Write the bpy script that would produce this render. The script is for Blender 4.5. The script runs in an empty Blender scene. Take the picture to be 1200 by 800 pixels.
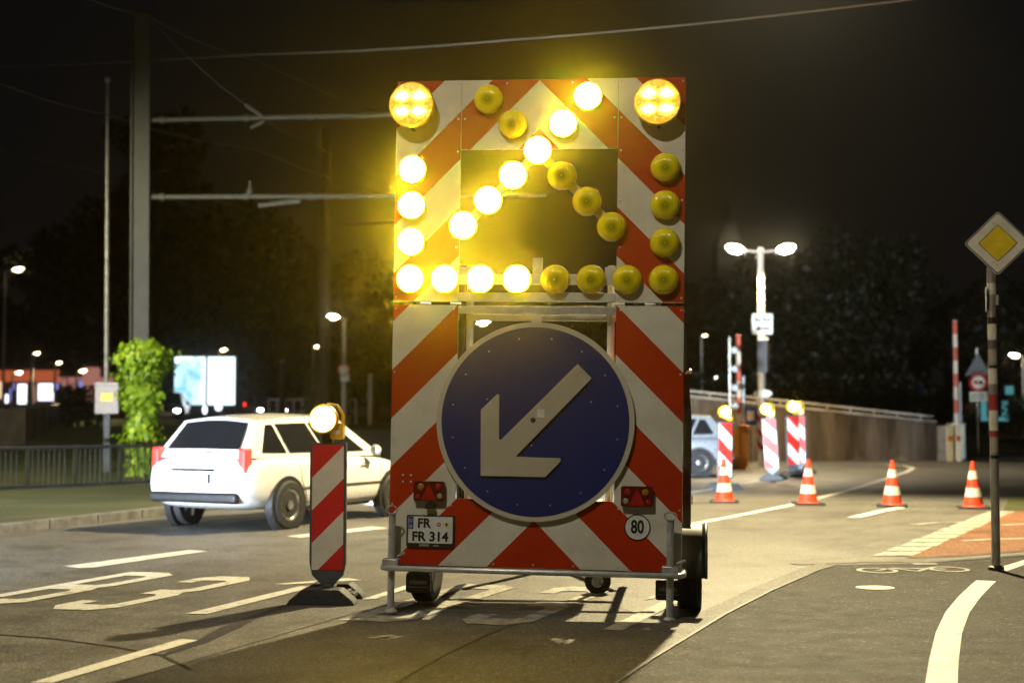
import bpy, math, random
from mathutils import Vector, Matrix
from mathutils.geometry import tessellate_polygon
from mathutils.bvhtree import BVHTree
rnd = random.Random(7)
R = math.radians
scene = bpy.context.scene
col = scene.collection

# ------------------------------------------------------------------ camera, sky, lights, exposure
F, CAMZ, PITCH = 1667.0, 1.5, math.atan(84 / 1667.0)
cd = bpy.data.cameras.new('camera')
cam = bpy.data.objects.new('camera', cd); col.objects.link(cam)
cam.location = (0, 0, CAMZ); cam.rotation_euler = (R(90) + PITCH, 0, 0)
cd.sensor_width = 36; cd.lens = 36 * F / 1200
cd.clip_start = .1; cd.clip_end = 2000
cd.dof.use_dof = True; cd.dof.focus_distance = 10.8; cd.dof.aperture_fstop = 1.35
scene.camera = cam

w = bpy.data.worlds.new('World'); scene.world = w; w.use_nodes = True
nt = w.node_tree; nt.nodes.clear()
wo = nt.nodes.new('ShaderNodeOutputWorld'); bg = nt.nodes.new('ShaderNodeBackground')
tc = nt.nodes.new('ShaderNodeTexCoord'); sp = nt.nodes.new('ShaderNodeSeparateXYZ')
cr = nt.nodes.new('ShaderNodeValToRGB')
cr.color_ramp.elements[0].position = 0.0; cr.color_ramp.elements[0].color = (.0046, .0038, .0034, 1)
cr.color_ramp.elements[1].position = .35; cr.color_ramp.elements[1].color = (.0022, .0024, .0032, 1)
nt.links.new(tc.outputs['Generated'], sp.inputs[0]); nt.links.new(sp.outputs['Z'], cr.inputs[0])
nt.links.new(cr.outputs[0], bg.inputs[0]); bg.inputs[1].default_value = 1.0
nt.links.new(bg.outputs[0], wo.inputs[0])

SODIUM = (1.0, .80, .46)
KEY_POWER = 21000        # lamp hanging over the road beyond the trailer
FRONT_POWER = 2400      # street lamp behind the camera
LAMP_POWER = 390        # each lit arrow lamp, a narrow beam towards the traffic
HEAD_POWER = 16000
ADDED_CAR_POWER = 14000  # headlights of the unseen car added to light the left lane

scene.view_settings.view_transform = 'Standard'; scene.view_settings.look = 'None'
scene.view_settings.exposure = 0; scene.view_settings.gamma = 1
scene.render.engine = 'CYCLES'
cy = scene.cycles
cy.use_denoising = True; cy.use_adaptive_sampling = True; cy.adaptive_threshold = .01
cy.max_bounces = 6; cy.diffuse_bounces = 2; cy.glossy_bounces = 3; cy.transmission_bounces = 4
cy.volume_bounces = 0; cy.sample_clamp_indirect = 6; cy.caustics_reflective = False; cy.caustics_refractive = False

# ------------------------------------------------------------------ geometry helpers
CP, SP_ = math.cos(PITCH), math.sin(PITCH)
def ray(px, py):
    x, u = (px - 600) / F, -(py - 400) / F
    return Vector((x, CP - u * SP_, SP_ + u * CP))
def G(px, py, z=0.0):
    d = ray(px, py); t = (z - CAMZ) / d.z
    return Vector((d.x * t, d.y * t, z))
def A(px, py, Y):
    d = ray(px, py); t = Y / d.y
    return Vector((d.x * t, Y, CAMZ + d.z * t))

class MB:
    def __init__(s): s.v = []; s.f = []; s.m = []
    def add(s, vs, fs, mi=0):
        o = len(s.v); s.v += [tuple(p) for p in vs]
        for f in fs: s.f.append(tuple(i + o for i in f)); s.m.append(mi)
        return s
    def box(s, x0, x1, y0, y1, z0, z1, mi=0, M=None):
        vs = [Vector((x, y, z)) for z in (z0, z1) for y in (y0, y1) for x in (x0, x1)]
        if M: vs = [M @ v for v in vs]
        return s.add(vs, [(0, 2, 3, 1), (4, 5, 7, 6), (0, 1, 5, 4), (2, 6, 7, 3), (0, 4, 6, 2), (1, 3, 7, 5)], mi)
    def tube(s, pts, r, n=10, mi=0):
        pts = [Vector(p) for p in pts]; N = len(pts)
        rs = r if isinstance(r, (list, tuple)) else [r] * N
        vs = []; up = None
        for i, p in enumerate(pts):
            t = (pts[min(i + 1, N - 1)] - pts[max(i - 1, 0)]).normalized()
            if up is None: up = Vector((0, 0, 1)) if abs(t.z) < .9 else Vector((0, 1, 0))
            a = t.cross(up).normalized(); b = a.cross(t).normalized(); up = b
            for k in range(n):
                q = 2 * math.pi * k / n
                vs.append(p + rs[i] * (math.cos(q) * a + math.sin(q) * b))
        fs = [(i * n + k, i * n + (k + 1) % n, (i + 1) * n + (k + 1) % n, (i + 1) * n + k) for i in range(N - 1) for k in range(n)]
        fs.append(tuple(range(n))[::-1]); fs.append(tuple((N - 1) * n + k for k in range(n)))
        return s.add(vs, fs, mi)
    def lathe(s, prof, n=24, mi=0, M=None, caps=True):
        vs = []; M = M or Matrix()
        for r, z in prof:
            for k in range(n):
                q = 2 * math.pi * k / n
                vs.append(M @ Vector((r * math.cos(q), r * math.sin(q), z)))
        N = len(prof)
        fs = [(i * n + k, i * n + (k + 1) % n, (i + 1) * n + (k + 1) % n, (i + 1) * n + k) for i in range(N - 1) for k in range(n)]
        if caps: fs.append(tuple(range(n))[::-1]); fs.append(tuple((N - 1) * n + k for k in range(n)))
        return s.add(vs, fs, mi)
    def prism(s, loops, y0, y1, mi=0, M=None, side=None):
        """loops of (x,z): first outer, the rest holes; front face at y0, back at y1"""
        side = mi if side is None else side
        P = [Vector((a, b, 0)) for L in loops for a, b in L]
        tris = tessellate_polygon([[Vector((a, b, 0)) for a, b in L] for L in loops])
        n = len(P); f = lambda p, y: (M @ Vector((p.x, y, p.y))) if M else Vector((p.x, y, p.y))
        s.add([f(p, y0) for p in P], [], mi); o = len(s.v) - n
        for t in tris:
            a, b, c = (P[i] for i in t)
            if (b - a).cross(c - a).z < 0: t = t[::-1]
            s.f.append(tuple(i + o for i in t)); s.m.append(mi)
        s.add([f(p, y1) for p in P], [], mi)
        for t in tris:
            a, b, c = (P[i] for i in t)
            if (b - a).cross(c - a).z > 0: t = t[::-1]
            s.f.append(tuple(i + o + n for i in t)); s.m.append(mi)
        k = o
        for L in loops:
            m = len(L)
            ar = sum(L[i][0] * L[(i + 1) % m][1] - L[(i + 1) % m][0] * L[i][1] for i in range(m))
            hole = L is not loops[0]
            for i in range(m):
                j = (i + 1) % m
                q = (k + i, k + i + n, k + j + n, k + j)
                if (ar < 0) != hole: q = q[::-1]
                s.f.append(q); s.m.append(side)
            k += m
        return s
    def sheet(s, loops, z=.004, mi=0):
        P = [Vector((p[0], p[1], 0)) for L in loops for p in L]
        tris = tessellate_polygon([[Vector((p[0], p[1], 0)) for p in L] for L in loops])
        out = []
        for t in tris:
            a, b, c = (P[i] for i in t)
            if (b - a).cross(c - a).z < 0: t = t[::-1]
            out.append(t)
        return s.add([(p.x, p.y, z) for p in P], out, mi)
    def ball(s, c, r, n=10, mi=0, sq=(1, 1, 1)):
        h = max(4, n // 2); prof = [(max(1e-4, math.sin(math.pi * i / h)), -math.cos(math.pi * i / h)) for i in range(h + 1)]
        return s.lathe(prof, n, mi, Matrix.Translation(c) @ Matrix.Diagonal((r * sq[0], r * sq[1], r * sq[2], 1)))
    def build(s, name, mats, parent=None, smooth=True, bevel=0, loc=None, rot=None, seg=2):
        me = bpy.data.meshes.new(name); me.from_pydata(s.v, [], s.f)
        if not isinstance(mats, (list, tuple)): mats = [mats]
        for m in mats: me.materials.append(m)
        if len(mats) > 1: me.polygons.foreach_set('material_index', s.m)
        if smooth:
            me.polygons.foreach_set('use_smooth', [True] * len(me.polygons)); me.set_sharp_from_angle(angle=R(35))
        me.update()
        o = bpy.data.objects.new(name, me); col.objects.link(o)
        if parent: o.parent = parent
        if loc is not None: o.location = loc
        if rot is not None: o.rotation_euler = rot
        if bevel:
            b = o.modifiers.new('bevel', 'BEVEL'); b.width = bevel; b.segments = seg; b.limit_method = 'ANGLE'; b.angle_limit = R(40)
        return o

def circle(cx, cz, r, n=48): return [(cx + r * math.cos(2 * math.pi * k / n), cz + r * math.sin(2 * math.pi * k / n)) for k in range(n)]
def rect(x0, x1, z0, z1): return [(x0, z0), (x1, z0), (x1, z1), (x0, z1)]
def rrect(x0, x1, z0, z1, r, n=5):
    out = []
    for cx, cz, a in ((x1 - r, z0 + r, -90), (x1 - r, z1 - r, 0), (x0 + r, z1 - r, 90), (x0 + r, z0 + r, 180)):
        for k in range(n + 1):
            q = R(a + 90 * k / n); out.append((cx + r * math.cos(q), cz + r * math.sin(q)))
    return out
AXY = Matrix.Rotation(R(90), 4, 'X')          # turns +Z into -Y: lathes that face the viewer

def empty(name, loc=(0, 0, 0), rz=0, label=None, cat=None, group=None):
    o = bpy.data.objects.new(name, None); col.objects.link(o); o.empty_display_size = .2
    o.location = loc; o.rotation_euler = (0, 0, rz)
    return tag(o, label, cat, group)
def tag(o, label=None, cat=None, group=None, kind=None):
    if label: o['label'] = label
    if cat: o['category'] = cat
    if group: o['group'] = group
    if kind: o['kind'] = kind
    return o
def structure(o): o['kind'] = 'structure'; return o
def copy_tree(o, parent=None):
    c = o.copy(); col.objects.link(c)
    if parent: c.parent = parent
    for ch in list(o.children): copy_tree(ch, c)
    return c
def text(name, body, size, mat, parent, loc, rot=(R(90), 0, 0), bold=0, sx=1.0, extrude=.0008, align='CENTER'):
    cu = bpy.data.curves.new(name, 'FONT'); cu.body = body; cu.size = size; cu.align_x = align; cu.align_y = 'CENTER'
    cu.offset = bold; cu.extrude = extrude; cu.resolution_u = 3
    t = bpy.data.objects.new(name, cu); col.objects.link(t)
    dg = bpy.context.evaluated_depsgraph_get(); dg.update()
    me = bpy.data.meshes.new_from_object(t.evaluated_get(dg))
    bpy.data.objects.remove(t)
    me.name = name; me.materials.clear(); me.materials.append(mat)
    o = bpy.data.objects.new(name, me); col.objects.link(o)
    o.location = loc; o.rotation_euler = rot; o.scale = (sx, 1, 1)
    if parent: o.parent = parent
    return o

# ------------------------------------------------------------------ materials
class NT:
    def __init__(s, name):
        s.m = bpy.data.materials.new(name); s.m.use_nodes = True; s.t = s.m.node_tree
        s.b = s.t.nodes['Principled BSDF']
    def n(s, typ, **kw):
        x = s.t.nodes.new(typ)
        for k, v in kw.items(): setattr(x, k, v)
        return x
    def l(s, a, b): s.t.links.new(a, b)
    def math(s, op, a, b=None):
        x = s.n('ShaderNodeMath', operation=op)
        for i, v in enumerate((a, b)):
            if v is None: continue
            if isinstance(v, (int, float)): x.inputs[i].default_value = v
            else: s.l(v, x.inputs[i])
        return x.outputs[0]
    def noise(s, scale, detail=3, coord=None, rough=.55):
        x = s.n('ShaderNodeTexNoise'); x.inputs['Scale'].default_value = scale; x.inputs['Detail'].default_value = detail
        x.inputs['Roughness'].default_value = rough
        s.l(coord or s.obj(), x.inputs['Vector']); return x.outputs['Fac']
    def obj(s):
        if not hasattr(s, '_o'): s._o = s.n('ShaderNodeTexCoord').outputs['Object']
        return s._o
    def ramp(s, fac, *stops):
        x = s.n('ShaderNodeValToRGB'); e = x.color_ramp.elements
        while len(e) < len(stops): e.new(.5)
        for el, (p, c) in zip(e, stops):
            el.position = p; el.color = (*c, 1) if len(c) == 3 else c
        s.l(fac, x.inputs[0]); return x.outputs[0]
    def mix(s, fac, a, b):
        x = s.n('ShaderNodeMix', data_type='RGBA')
        if isinstance(fac, (int, float)): x.inputs[0].default_value = fac
        else: s.l(fac, x.inputs[0])
        for i, v in ((6, a), (7, b)):
            if isinstance(v, tuple): x.inputs[i].default_value = (*v, 1)
            else: s.l(v, x.inputs[i])
        return x.outputs[2]
    def color(s, v):
        if isinstance(v, tuple): s.b.inputs['Base Color'].default_value = (*v, 1)
        else: s.l(v, s.b.inputs['Base Color'])
    def bump(s, h, strength=.3, dist=.01):
        x = s.n('ShaderNodeBump'); x.inputs['Strength'].default_value = strength; x.inputs['Distance'].default_value = dist
        s.l(h, x.inputs['Height']); s.l(x.outputs[0], s.b.inputs['Normal'])
    def set(s, **kw):
        for k, v in kw.items(): s.b.inputs[k.replace('_', ' ')].default_value = v
        return s

def plain(name, c, rough=.5, metal=0, var=.12, scale=12, coat=0, bump=0, rv=.1):
    s = NT(name); n = s.noise(scale, 4)
    lo = tuple(v * (1 - var * 1.6) for v in c); hi = tuple(min(1, v * (1 + var)) for v in c)
    s.color(s.ramp(n, (.3, lo), (.7, hi)))
    s.set(Metallic=metal)
    rr = s.n('ShaderNodeMapRange'); rr.inputs[1].default_value = .2; rr.inputs[2].default_value = .8
    rr.inputs[3].default_value = max(.05, rough - rv); rr.inputs[4].default_value = min(1, rough + rv)
    s.l(s.noise(scale * 2.3, 3), rr.inputs[0]); s.l(rr.outputs[0], s.b.inputs['Roughness'])
    s.b.inputs['Coat Weight'].default_value = coat
    if bump: s.bump(s.noise(scale * 8, 2), bump, .004)
    return s.m
def glow(name, c, strength):
    s = NT(name); s.color(tuple(.25 * v for v in c)); s.b.inputs['Emission Color'].default_value = (*c, 1)
    s.b.inputs['Emission Strength'].default_value = strength; return s.m

def stripes(name, fn, red=(.47, .030, .004), white=(.70, .67, .57), grime=True, rough=.38):
    s = NT(name); x = s.n('ShaderNodeSeparateXYZ'); s.l(s.obj(), x.inputs[0])
    fac = fn(s, x.outputs[0], x.outputs[2])
    n1 = s.noise(3.2, 6, rough=.65); n2 = s.noise(45, 3)
    g = s.ramp(n1, (.34, (.85, .83, .80)), (.58, (1, 1, 1)))
    c = s.mix(fac, white, red)
    m = s.n('ShaderNodeMix', data_type='RGBA', blend_type='MULTIPLY'); m.inputs[0].default_value = 1.0 if grime else .4
    s.l(c, m.inputs[6]); s.l(g, m.inputs[7])
    s.color(m.outputs[2])
    rr = s.n('ShaderNodeMapRange'); rr.inputs[3].default_value = rough - .1; rr.inputs[4].default_value = rough + .15
    s.l(n1, rr.inputs[0]); s.l(rr.outputs[0], s.b.inputs['Roughness'])
    s.bump(n2, .06, .002); s.b.inputs['Specular IOR Level'].default_value = .25
    return s.m
ZT = 4.0275
def chevron(s, x, z):
    u = s.math('ADD', s.math('SUBTRACT', ZT, z), s.math('SUBTRACT', 1.1, s.math('ABSOLUTE', x)))
    return s.math('LESS_THAN', s.math('PINGPONG', s.math('SUBTRACT', s.math('MODULO', u, .738), .1845), .369), .1845)
def diag(step, off, sgn=1):
    def fn(s, x, z):
        u = s.math('ADD', s.math('MULTIPLY', x, sgn), s.math('SUBTRACT', off, z))
        return s.math('LESS_THAN', s.math('MODULO', s.math('ADD', u, step * 20), step), step / 2)
    return fn
def bands(step, off):
    return lambda s, x, z: s.math('LESS_THAN', s.math('MODULO', s.math('ADD', z, off), step), step / 2)

def asphalt(name, lo, hi, rough=.62, tint=(1, .98, .94), spec=.4):
    s = NT(name)
    big = s.noise(.35, 5, rough=.6); mid = s.noise(4.5, 5); fine = s.noise(58, 3, rough=.85)
    v = s.n('ShaderNodeTexVoronoi'); v.inputs['Scale'].default_value = 48; s.l(s.obj(), v.inputs['Vector'])
    base = s.ramp(big, (.3, tuple(lo * t for t in tint)), (.7, tuple(hi * t for t in tint)))
    m1 = s.n('ShaderNodeMix', data_type='RGBA', blend_type='MULTIPLY'); m1.inputs[0].default_value = 1
    s.l(base, m1.inputs[6]); s.l(s.ramp(mid, (.3, (.78, .78, .78)), (.7, (1.12, 1.12, 1.12))), m1.inputs[7])
    m2 = s.n('ShaderNodeMix', data_type='RGBA', blend_type='MULTIPLY'); m2.inputs[0].default_value = 1
    s.l(m1.outputs[2], m2.inputs[6]); s.l(s.ramp(fine, (.32, (.35, .35, .35)), (.5, (.95, .95, .95)), (.68, (3.0, 2.9, 2.6))), m2.inputs[7])
    m3 = s.mix(s.ramp(v.outputs['Color'], (.80, (0, 0, 0)), (.90, (.55, .55, .55))), m2.outputs[2], (.22, .20, .17))
    g = s.noise(21, 5, rough=.9)
    m4 = s.n('ShaderNodeMix', data_type='RGBA', blend_type='MULTIPLY'); m4.inputs[0].default_value = 1
    s.l(m3, m4.inputs[6]); s.l(s.ramp(g, (.30, (.42, .42, .42)), (.5, (.95, .95, .95)), (.70, (1.9, 1.85, 1.75))), m4.inputs[7])
    st = s.noise(.9, 6, rough=.75)
    m5 = s.n('ShaderNodeMix', data_type='RGBA', blend_type='MULTIPLY'); m5.inputs[0].default_value = 1
    s.l(m4.outputs[2], m5.inputs[6]); s.l(s.ramp(st, (.38, (.62, .60, .58)), (.52, (1, 1, 1))), m5.inputs[7])
    s.color(m5.outputs[2]); s.b.inputs['Specular IOR Level'].default_value = spec
    rr = s.n('ShaderNodeMapRange'); rr.inputs[3].default_value = rough - .13; rr.inputs[4].default_value = rough + .13
    s.l(mid, rr.inputs[0]); s.l(rr.outputs[0], s.b.inputs['Roughness'])
    h = s.math('ADD', fine, s.math('MULTIPLY', v.outputs['Distance'], .6))
    s.bump(h, .55, .006)
    return s.m
def roadpaint(name, c, wear=.42):
    s = NT(name); n = s.noise(9, 6, rough=.7); f = s.noise(120, 2, rough=.7)
    a = s.ramp(n, (wear - .12, (.25, .25, .25)), (wear + .06, (1, 1, 1)))
    b = s.ramp(f, (.30, (.25, .25, .25)), (.45, (1, 1, 1)))
    m = s.math('MULTIPLY', a, b)
    s.color(s.mix(m, (.07, .066, .058), c)); s.set(Roughness=.6); s.bump(f, .4, .004); return s.m
def foliage(name, a, b, rough=.55):
    s = NT(name); g = s.n('ShaderNodeNewGeometry')
    s.color(s.ramp(g.outputs['Random Per Island'], (0, a), (1, b))); s.set(Roughness=rough)
    s.b.inputs['Specular IOR Level'].default_value = .3
    return s.m
def grassmat(name):
    s = NT(name); n = s.noise(.8, 5); f = s.noise(30, 4, rough=.8)
    c = s.ramp(n, (.3, (.035, .055, .012)), (.55, (.07, .075, .018)), (.75, (.12, .10, .045)))
    m = s.n('ShaderNodeMix', data_type='RGBA', blend_type='MULTIPLY'); m.inputs[0].default_value = 1
    s.l(c, m.inputs[6]); s.l(s.ramp(f, (.3, (.4, .4, .4)), (.7, (1.4, 1.4, 1.4))), m.inputs[7]); s.color(m.outputs[2])
    s.set(Roughness=.9); s.bump(f, .8, .05); return s.m

M = {}
M['asphalt'] = asphalt('asphalt_old', .085, .125, .55)
M['asphalt_dark'] = asphalt('asphalt_new', .027, .040, .75, spec=.15)
M['asphalt_mid'] = asphalt('asphalt_lane', .064, .095, .6, spec=.3)
M['bitumen'] = plain('bitumen', (.012, .011, .010), .5, var=.3, scale=9)
M['paint'] = roadpaint('road_paint', (.62, .61, .57))
M['paint_worn'] = roadpaint('road_paint_worn', (.42, .41, .37), .5)
M['red_path'] = asphalt('red_asphalt', .14, .20, .75, tint=(1, .47, .27), spec=.2)
M['kerb'] = plain('granite_kerb', (.13, .125, .115), .75, var=.3, scale=6, bump=.3)
M['concrete'] = plain('concrete', (.24, .21, .17), .85, var=.35, scale=1.5, bump=.3)
M['grass'] = grassmat('grass_ground')
M['soil'] = plain('soil', (.035, .032, .022), .95, var=.4, scale=.4)
M['galv'] = plain('galvanised_steel', (.56, .57, .58), .36, metal=.45, var=.15, scale=14)
M['galv_white'] = plain('grey_white_metal', (.60, .59, .55), .5, metal=.15, var=.16, scale=7)
M['steel_dark'] = plain('dark_steel', (.05, .05, .05), .5, metal=.4, var=.3)
M['black'] = plain('black_plastic', (.018, .018, .019), .45, var=.25)
M['rubber'] = plain('tyre_rubber', (.014, .014, .014), .75, var=.2, scale=25, bump=.3)
M['recycled'] = plain('recycled_plastic', (.035, .036, .040), .65, var=.35, scale=20, bump=.5)
M['frame_grey'] = plain('frame_grey_plastic', (.075, .085, .10), .45)
M['white'] = plain('white_sheeting', (.66, .63, .54), .42, var=.07, scale=4)
M['arrow_sheet'] = plain('arrow_sheeting', (.50, .455, .34), .4, var=.08, scale=4)
M['beige'] = plain('disc_rim_sheeting', (.56, .52, .41), .4, var=.08, scale=3)
M['blue'] = plain('blue_sheeting', (.006, .018, .145), .36, var=.05, scale=2, rv=.02)
M['chev'] = stripes('chevron_sheeting', chevron)
M['yellow_plastic'] = plain('yellow_plastic', (.72, .45, .01), .35, var=.06, coat=.3)
M['amber_rim'] = plain('amber_rim', (.70, .48, .02), .3, coat=.4)
M['plate_white'] = plain('plate_white', (.72, .73, .70), .35, var=.06, scale=20)
M['text_black'] = plain('text_black', (.012, .012, .012), .4)
M['eu_blue'] = plain('eu_blue', (.015, .05, .35), .35)
M['red_lens'] = plain('red_lens', (.42, .012, .012), .15, coat=.6)
M['red_lens_dark'] = plain('red_lens_dark', (.12, .008, .008), .15, coat=.6)
M['orange_lens'] = plain('orange_lens', (.42, .16, .01), .15, coat=.6)
M['clear_lens'] = plain('clear_lens', (.40, .36, .30), .12, coat=.6)
M['mast'] = plain('mast_green_grey', (.030, .030, .017), .6, var=.15, scale=3)
M['tube'] = plain('olive_tube', (.045, .042, .024), .6, var=.1)
M['wire'] = plain('dull_wire', (.05, .048, .036), .6)
M['bark'] = plain('bark', (.035, .026, .018), .9, var=.4, scale=5, bump=.5)
M['leaf_dark'] = foliage('leaf_dark', (.003, .004, .001), (.013, .016, .004))
M['leaf_mid'] = foliage('leaf_mid', (.020, .034, .008), (.07, .085, .02))
M['leaf_ivy'] = foliage('leaf_ivy', (.085, .17, .006), (.27, .38, .018), .45)
M['orange'] = plain('orange_red', (.62, .075, .012), .5)
M['cone_red'] = plain('cone_red', (.70, .060, .018), .45, var=.1)
M['orange_box'] = plain('orange_paint', (.70, .24, .02), .45)
M['wall_dark'] = plain('building_wall', (.16, .13, .11), .8, var=.2, scale=.5)
M['fascia'] = glow('glowing_fascia', (.95, .20, .07), .42)  # glow put into the painted fascia in place of lamplight on it
M['sign_yellow'] = plain('sign_yellow', (.88, .64, .008), .42, var=.1, scale=8)
M['sign_white'] = plain('sign_white', (.82, .79, .66), .42, var=.1, scale=8)
M['sign_grey'] = plain('sign_grey_back', (.13, .13, .13), .5)
M['sign_red'] = plain('sign_red', (.55, .03, .02), .45)
M['sign_blue'] = plain('sign_blue', (.03, .08, .35), .45)
M['pole'] = plain('pole_grey', (.40, .38, .33), .45, metal=.5, var=.2, scale=6)
M['pole_pale'] = plain('pole_pale', (.46, .40, .33), .55, var=.1)
M['brick_red'] = plain('sticker_red', (.40, .04, .03), .5)
M['glass'] = plain('car_glass', (.012, .013, .015), .06, coat=.5)
M['car_white'] = plain('car_white', (.78, .79, .80), .28, var=.03, coat=.8)
M['car_silver'] = plain('car_silver', (.40, .43, .47), .3, metal=.5, var=.05, coat=.8)
M['car_dark'] = plain('car_dark', (.06, .06, .07), .3, metal=.3, var=.05, coat=.8)
M['rim'] = plain('alloy_rim', (.42, .42, .43), .3, metal=.9)
M['chrome'] = plain('chrome', (.75, .75, .75), .12, metal=1)
M['skin'] = plain('skin', (.50, .30, .21), .55)
M['shirt'] = plain('beige_shirt', (.50, .36, .24), .8)
M['trousers'] = plain('dark_trousers', (.025, .025, .03), .8)
M['hair'] = plain('brown_hair', (.05, .03, .02), .6)
M['cabinet'] = plain('cabinet_grey', (.40, .36, .36), .55)
M['lit_amber'] = glow('lit_amber_lens', (1.0, .66, .03), 90)
M['lit_amber_soft'] = glow('lit_amber_soft', (1.0, .52, .02), 1.1)
M['led'] = glow('led_amber', (1.0, .70, .22), 14)
M['beacon_lit'] = glow('beacon_lens_lit', (1.0, .62, .10), 16)
M['beacon_rim'] = glow('beacon_lens_rim', (1.0, .50, .02), .9)
M['street_lit'] = glow('street_lamp_lit', SODIUM, 110)
M['street_far'] = glow('street_lamp_far', (1.0, .78, .42), 26)
M['street_white'] = glow('street_lamp_white', (.95, 1.0, .9), 14)
M['tail_lit'] = glow('tail_light_lit', (1.0, .030, .022), 4)
M['head_lit'] = glow('head_light_lit', (.85, .93, 1.0), 25)
M['win_white'] = glow('lit_window', (.9, .95, 1.0), 2.4)
M['win_warm'] = glow('lit_window_warm', (1.0, .72, .45), 1.0)
M['win_pink'] = glow('lit_window_pink', (1.0, .42, .34), .35)
M['win_blue'] = glow('lit_window_blue', (.30, .36, 1.0), .8)
M['cyan_lit'] = glow('cyan_light', (.15, .55, .60), .42)
# flash lamp: four bright light units behind a faceted amber lens
s = NT('flash_lens_lit'); x = s.n('ShaderNodeSeparateXYZ'); s.l(s.obj(), x.inputs[0])
ax_ = s.math('SUBTRACT', s.math('ABSOLUTE', x.outputs[0]), .066); az_ = s.math('SUBTRACT', s.math('ABSOLUTE', x.outputs[2]), .058)
mp = s.n('ShaderNodeMapping'); mp.inputs['Scale'].default_value = (34, 1, 70); s.l(s.obj(), mp.inputs[0])
nz = s.noise(1.0, 2, mp.outputs[0], .7)
vv = s.n('ShaderNodeTexVoronoi'); vv.inputs['Scale'].default_value = 42; s.l(s.obj(), vv.inputs['Vector'])
d2 = s.math('ADD', s.math('MULTIPLY', s.math('POWER', ax_, 2), 420), s.math('MULTIPLY', s.math('POWER', az_, 2), 900))
core = s.math('POWER', 2.718, s.math('MULTIPLY', d2, -1.0))
cross = s.math('POWER', 2.718, s.math('MULTIPLY', s.math('MULTIPLY', s.math('POWER', ax_, 2), s.math('POWER', az_, 2)), -4.0e6))
fac_ = s.math('MULTIPLY', s.ramp(nz, (.36, (.02, .02, .02)), (.62, (1, 1, 1))), s.math('ADD', .4, s.math('MULTIPLY', vv.outputs['Distance'], 1.6)))
e1 = s.math('MULTIPLY', s.math('MULTIPLY', s.math('POWER', core, 2), s.math('ADD', .35, fac_)), 70)
e2 = s.math('MULTIPLY', s.math('MULTIPLY', core, cross), s.math('MULTIPLY', fac_, 30))
s.l(s.math('ADD', s.math('ADD', .55, s.math('MULTIPLY', fac_, .5)), s.math('ADD', e1, e2)), s.b.inputs['Emission Strength'])
s.b.inputs['Emission Color'].default_value = (1.0, .55, .05, 1); s.color((.5, .3, .01)); M['flash'] = s.m
# unlit lens: amber plastic over a dark reflector with fine vertical flutes
s = NT('unlit_amber_lens'); x = s.n('ShaderNodeSeparateXYZ'); s.l(s.obj(), x.inputs[0])
r2 = s.math('SQRT', s.math('ADD', s.math('POWER', x.outputs[0], 2), s.math('POWER', s.math('ADD', x.outputs[2], .006), 2)))
s.color(s.ramp(s.math('MULTIPLY', r2, 9.5), (.0, (.85, .75, .06)), (.09, (.30, .28, .004)), (.34, (.58, .50, .004)), (.60, (.92, .76, .006)), (.95, (.95, .78, .012))))
s.set(Roughness=.16); s.b.inputs['Coat Weight'].default_value = .6
wv = s.n('ShaderNodeTexWave'); wv.inputs['Scale'].default_value = 28; s.l(s.obj(), wv.inputs['Vector'])
s.bump(wv.outputs['Fac'], .5, .004); M['unlit'] = s.m
# billboard picture: pale poster, darker print at lower left
s = NT('poster_lit'); x = s.n('ShaderNodeSeparateXYZ'); s.l(s.obj(), x.inputs[0])
n = s.noise(1.6, 3)
mask = s.math('MULTIPLY', s.math('LESS_THAN', x.outputs[0], -.15), s.math('LESS_THAN', x.outputs[2], s.math('ADD', .1, s.math('MULTIPLY', n, 2.0))))
c = s.mix(s.math('MULTIPLY', mask, s.ramp(n, (.35, (1, 1, 1)), (.65, (.4, .4, .4)))), (.72, .95, 1.0), (.10, .30, .38))
s.l(c, s.b.inputs['Emission Color']); s.b.inputs['Emission Strength'].default_value = 2.2; s.color((.2, .2, .2)); M['poster'] = s.m
# retaining wall with streaks
s = NT('stained_wall'); mp = s.n('ShaderNodeMapping'); mp.inputs['Scale'].default_value = (1.6, 1.6, .22); s.l(s.obj(), mp.inputs[0])
n = s.noise(1.4, 6, mp.outputs[0], .7)
s.color(s.ramp(n, (.3, (.012, .008, .006)), (.5, (.055, .037, .024)), (.68, (.13, .095, .065)))); s.set(Roughness=.85); s.bump(n, .3, .02); M['stained'] = s.m

# ------------------------------------------------------------------ the setting: ground, road, paths
def sm(t): t = max(0, min(1, t)); return t * t * (3 - 2 * t)
def H(x, y):
    y0 = 36 + 13 * sm((x + 2) / 9); amp = .9 - .45 * sm(x / 8)
    return amp * sm((y - y0) / 12)
def grid(name, xs, ys, zf, mat, keep=None):
    b = MB(); nx = len(xs)
    vs = [(x, y, zf(x, y)) for y in ys for x in xs]
    fs = []
    for j in range(len(ys) - 1):
        for i in range(nx - 1):
            if keep and not keep((xs[i] + xs[i + 1]) / 2, (ys[j] + ys[j + 1]) / 2): continue
            k = j * nx + i; fs.append((k, k + 1, k + nx + 1, k + nx))
    b.add(vs, fs); return structure(b.build(name, mat))
def fr(a, b, n): return [a + (b - a) * i / n for i in range(n + 1)]
grid('ground', [-900, -300] + fr(-100, 100, 100) + [300, 900], [-60, -20] + fr(-14, 90, 104) + [150, 400, 1500],
     lambda x, y: H(x, y) - .06, M['soil'])
grid('road', fr(-60, 45, 105), fr(-14, 54, 68), lambda x, y: H(x, y), M['asphalt'])
def rd(t, off=0):          # a point on the left kerb, t metres along it
    d = Vector((.36, .933)); p = Vector((-6.38, 17.7)) + d * t; return p + Vector((-d.y, d.x)) * off
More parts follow.
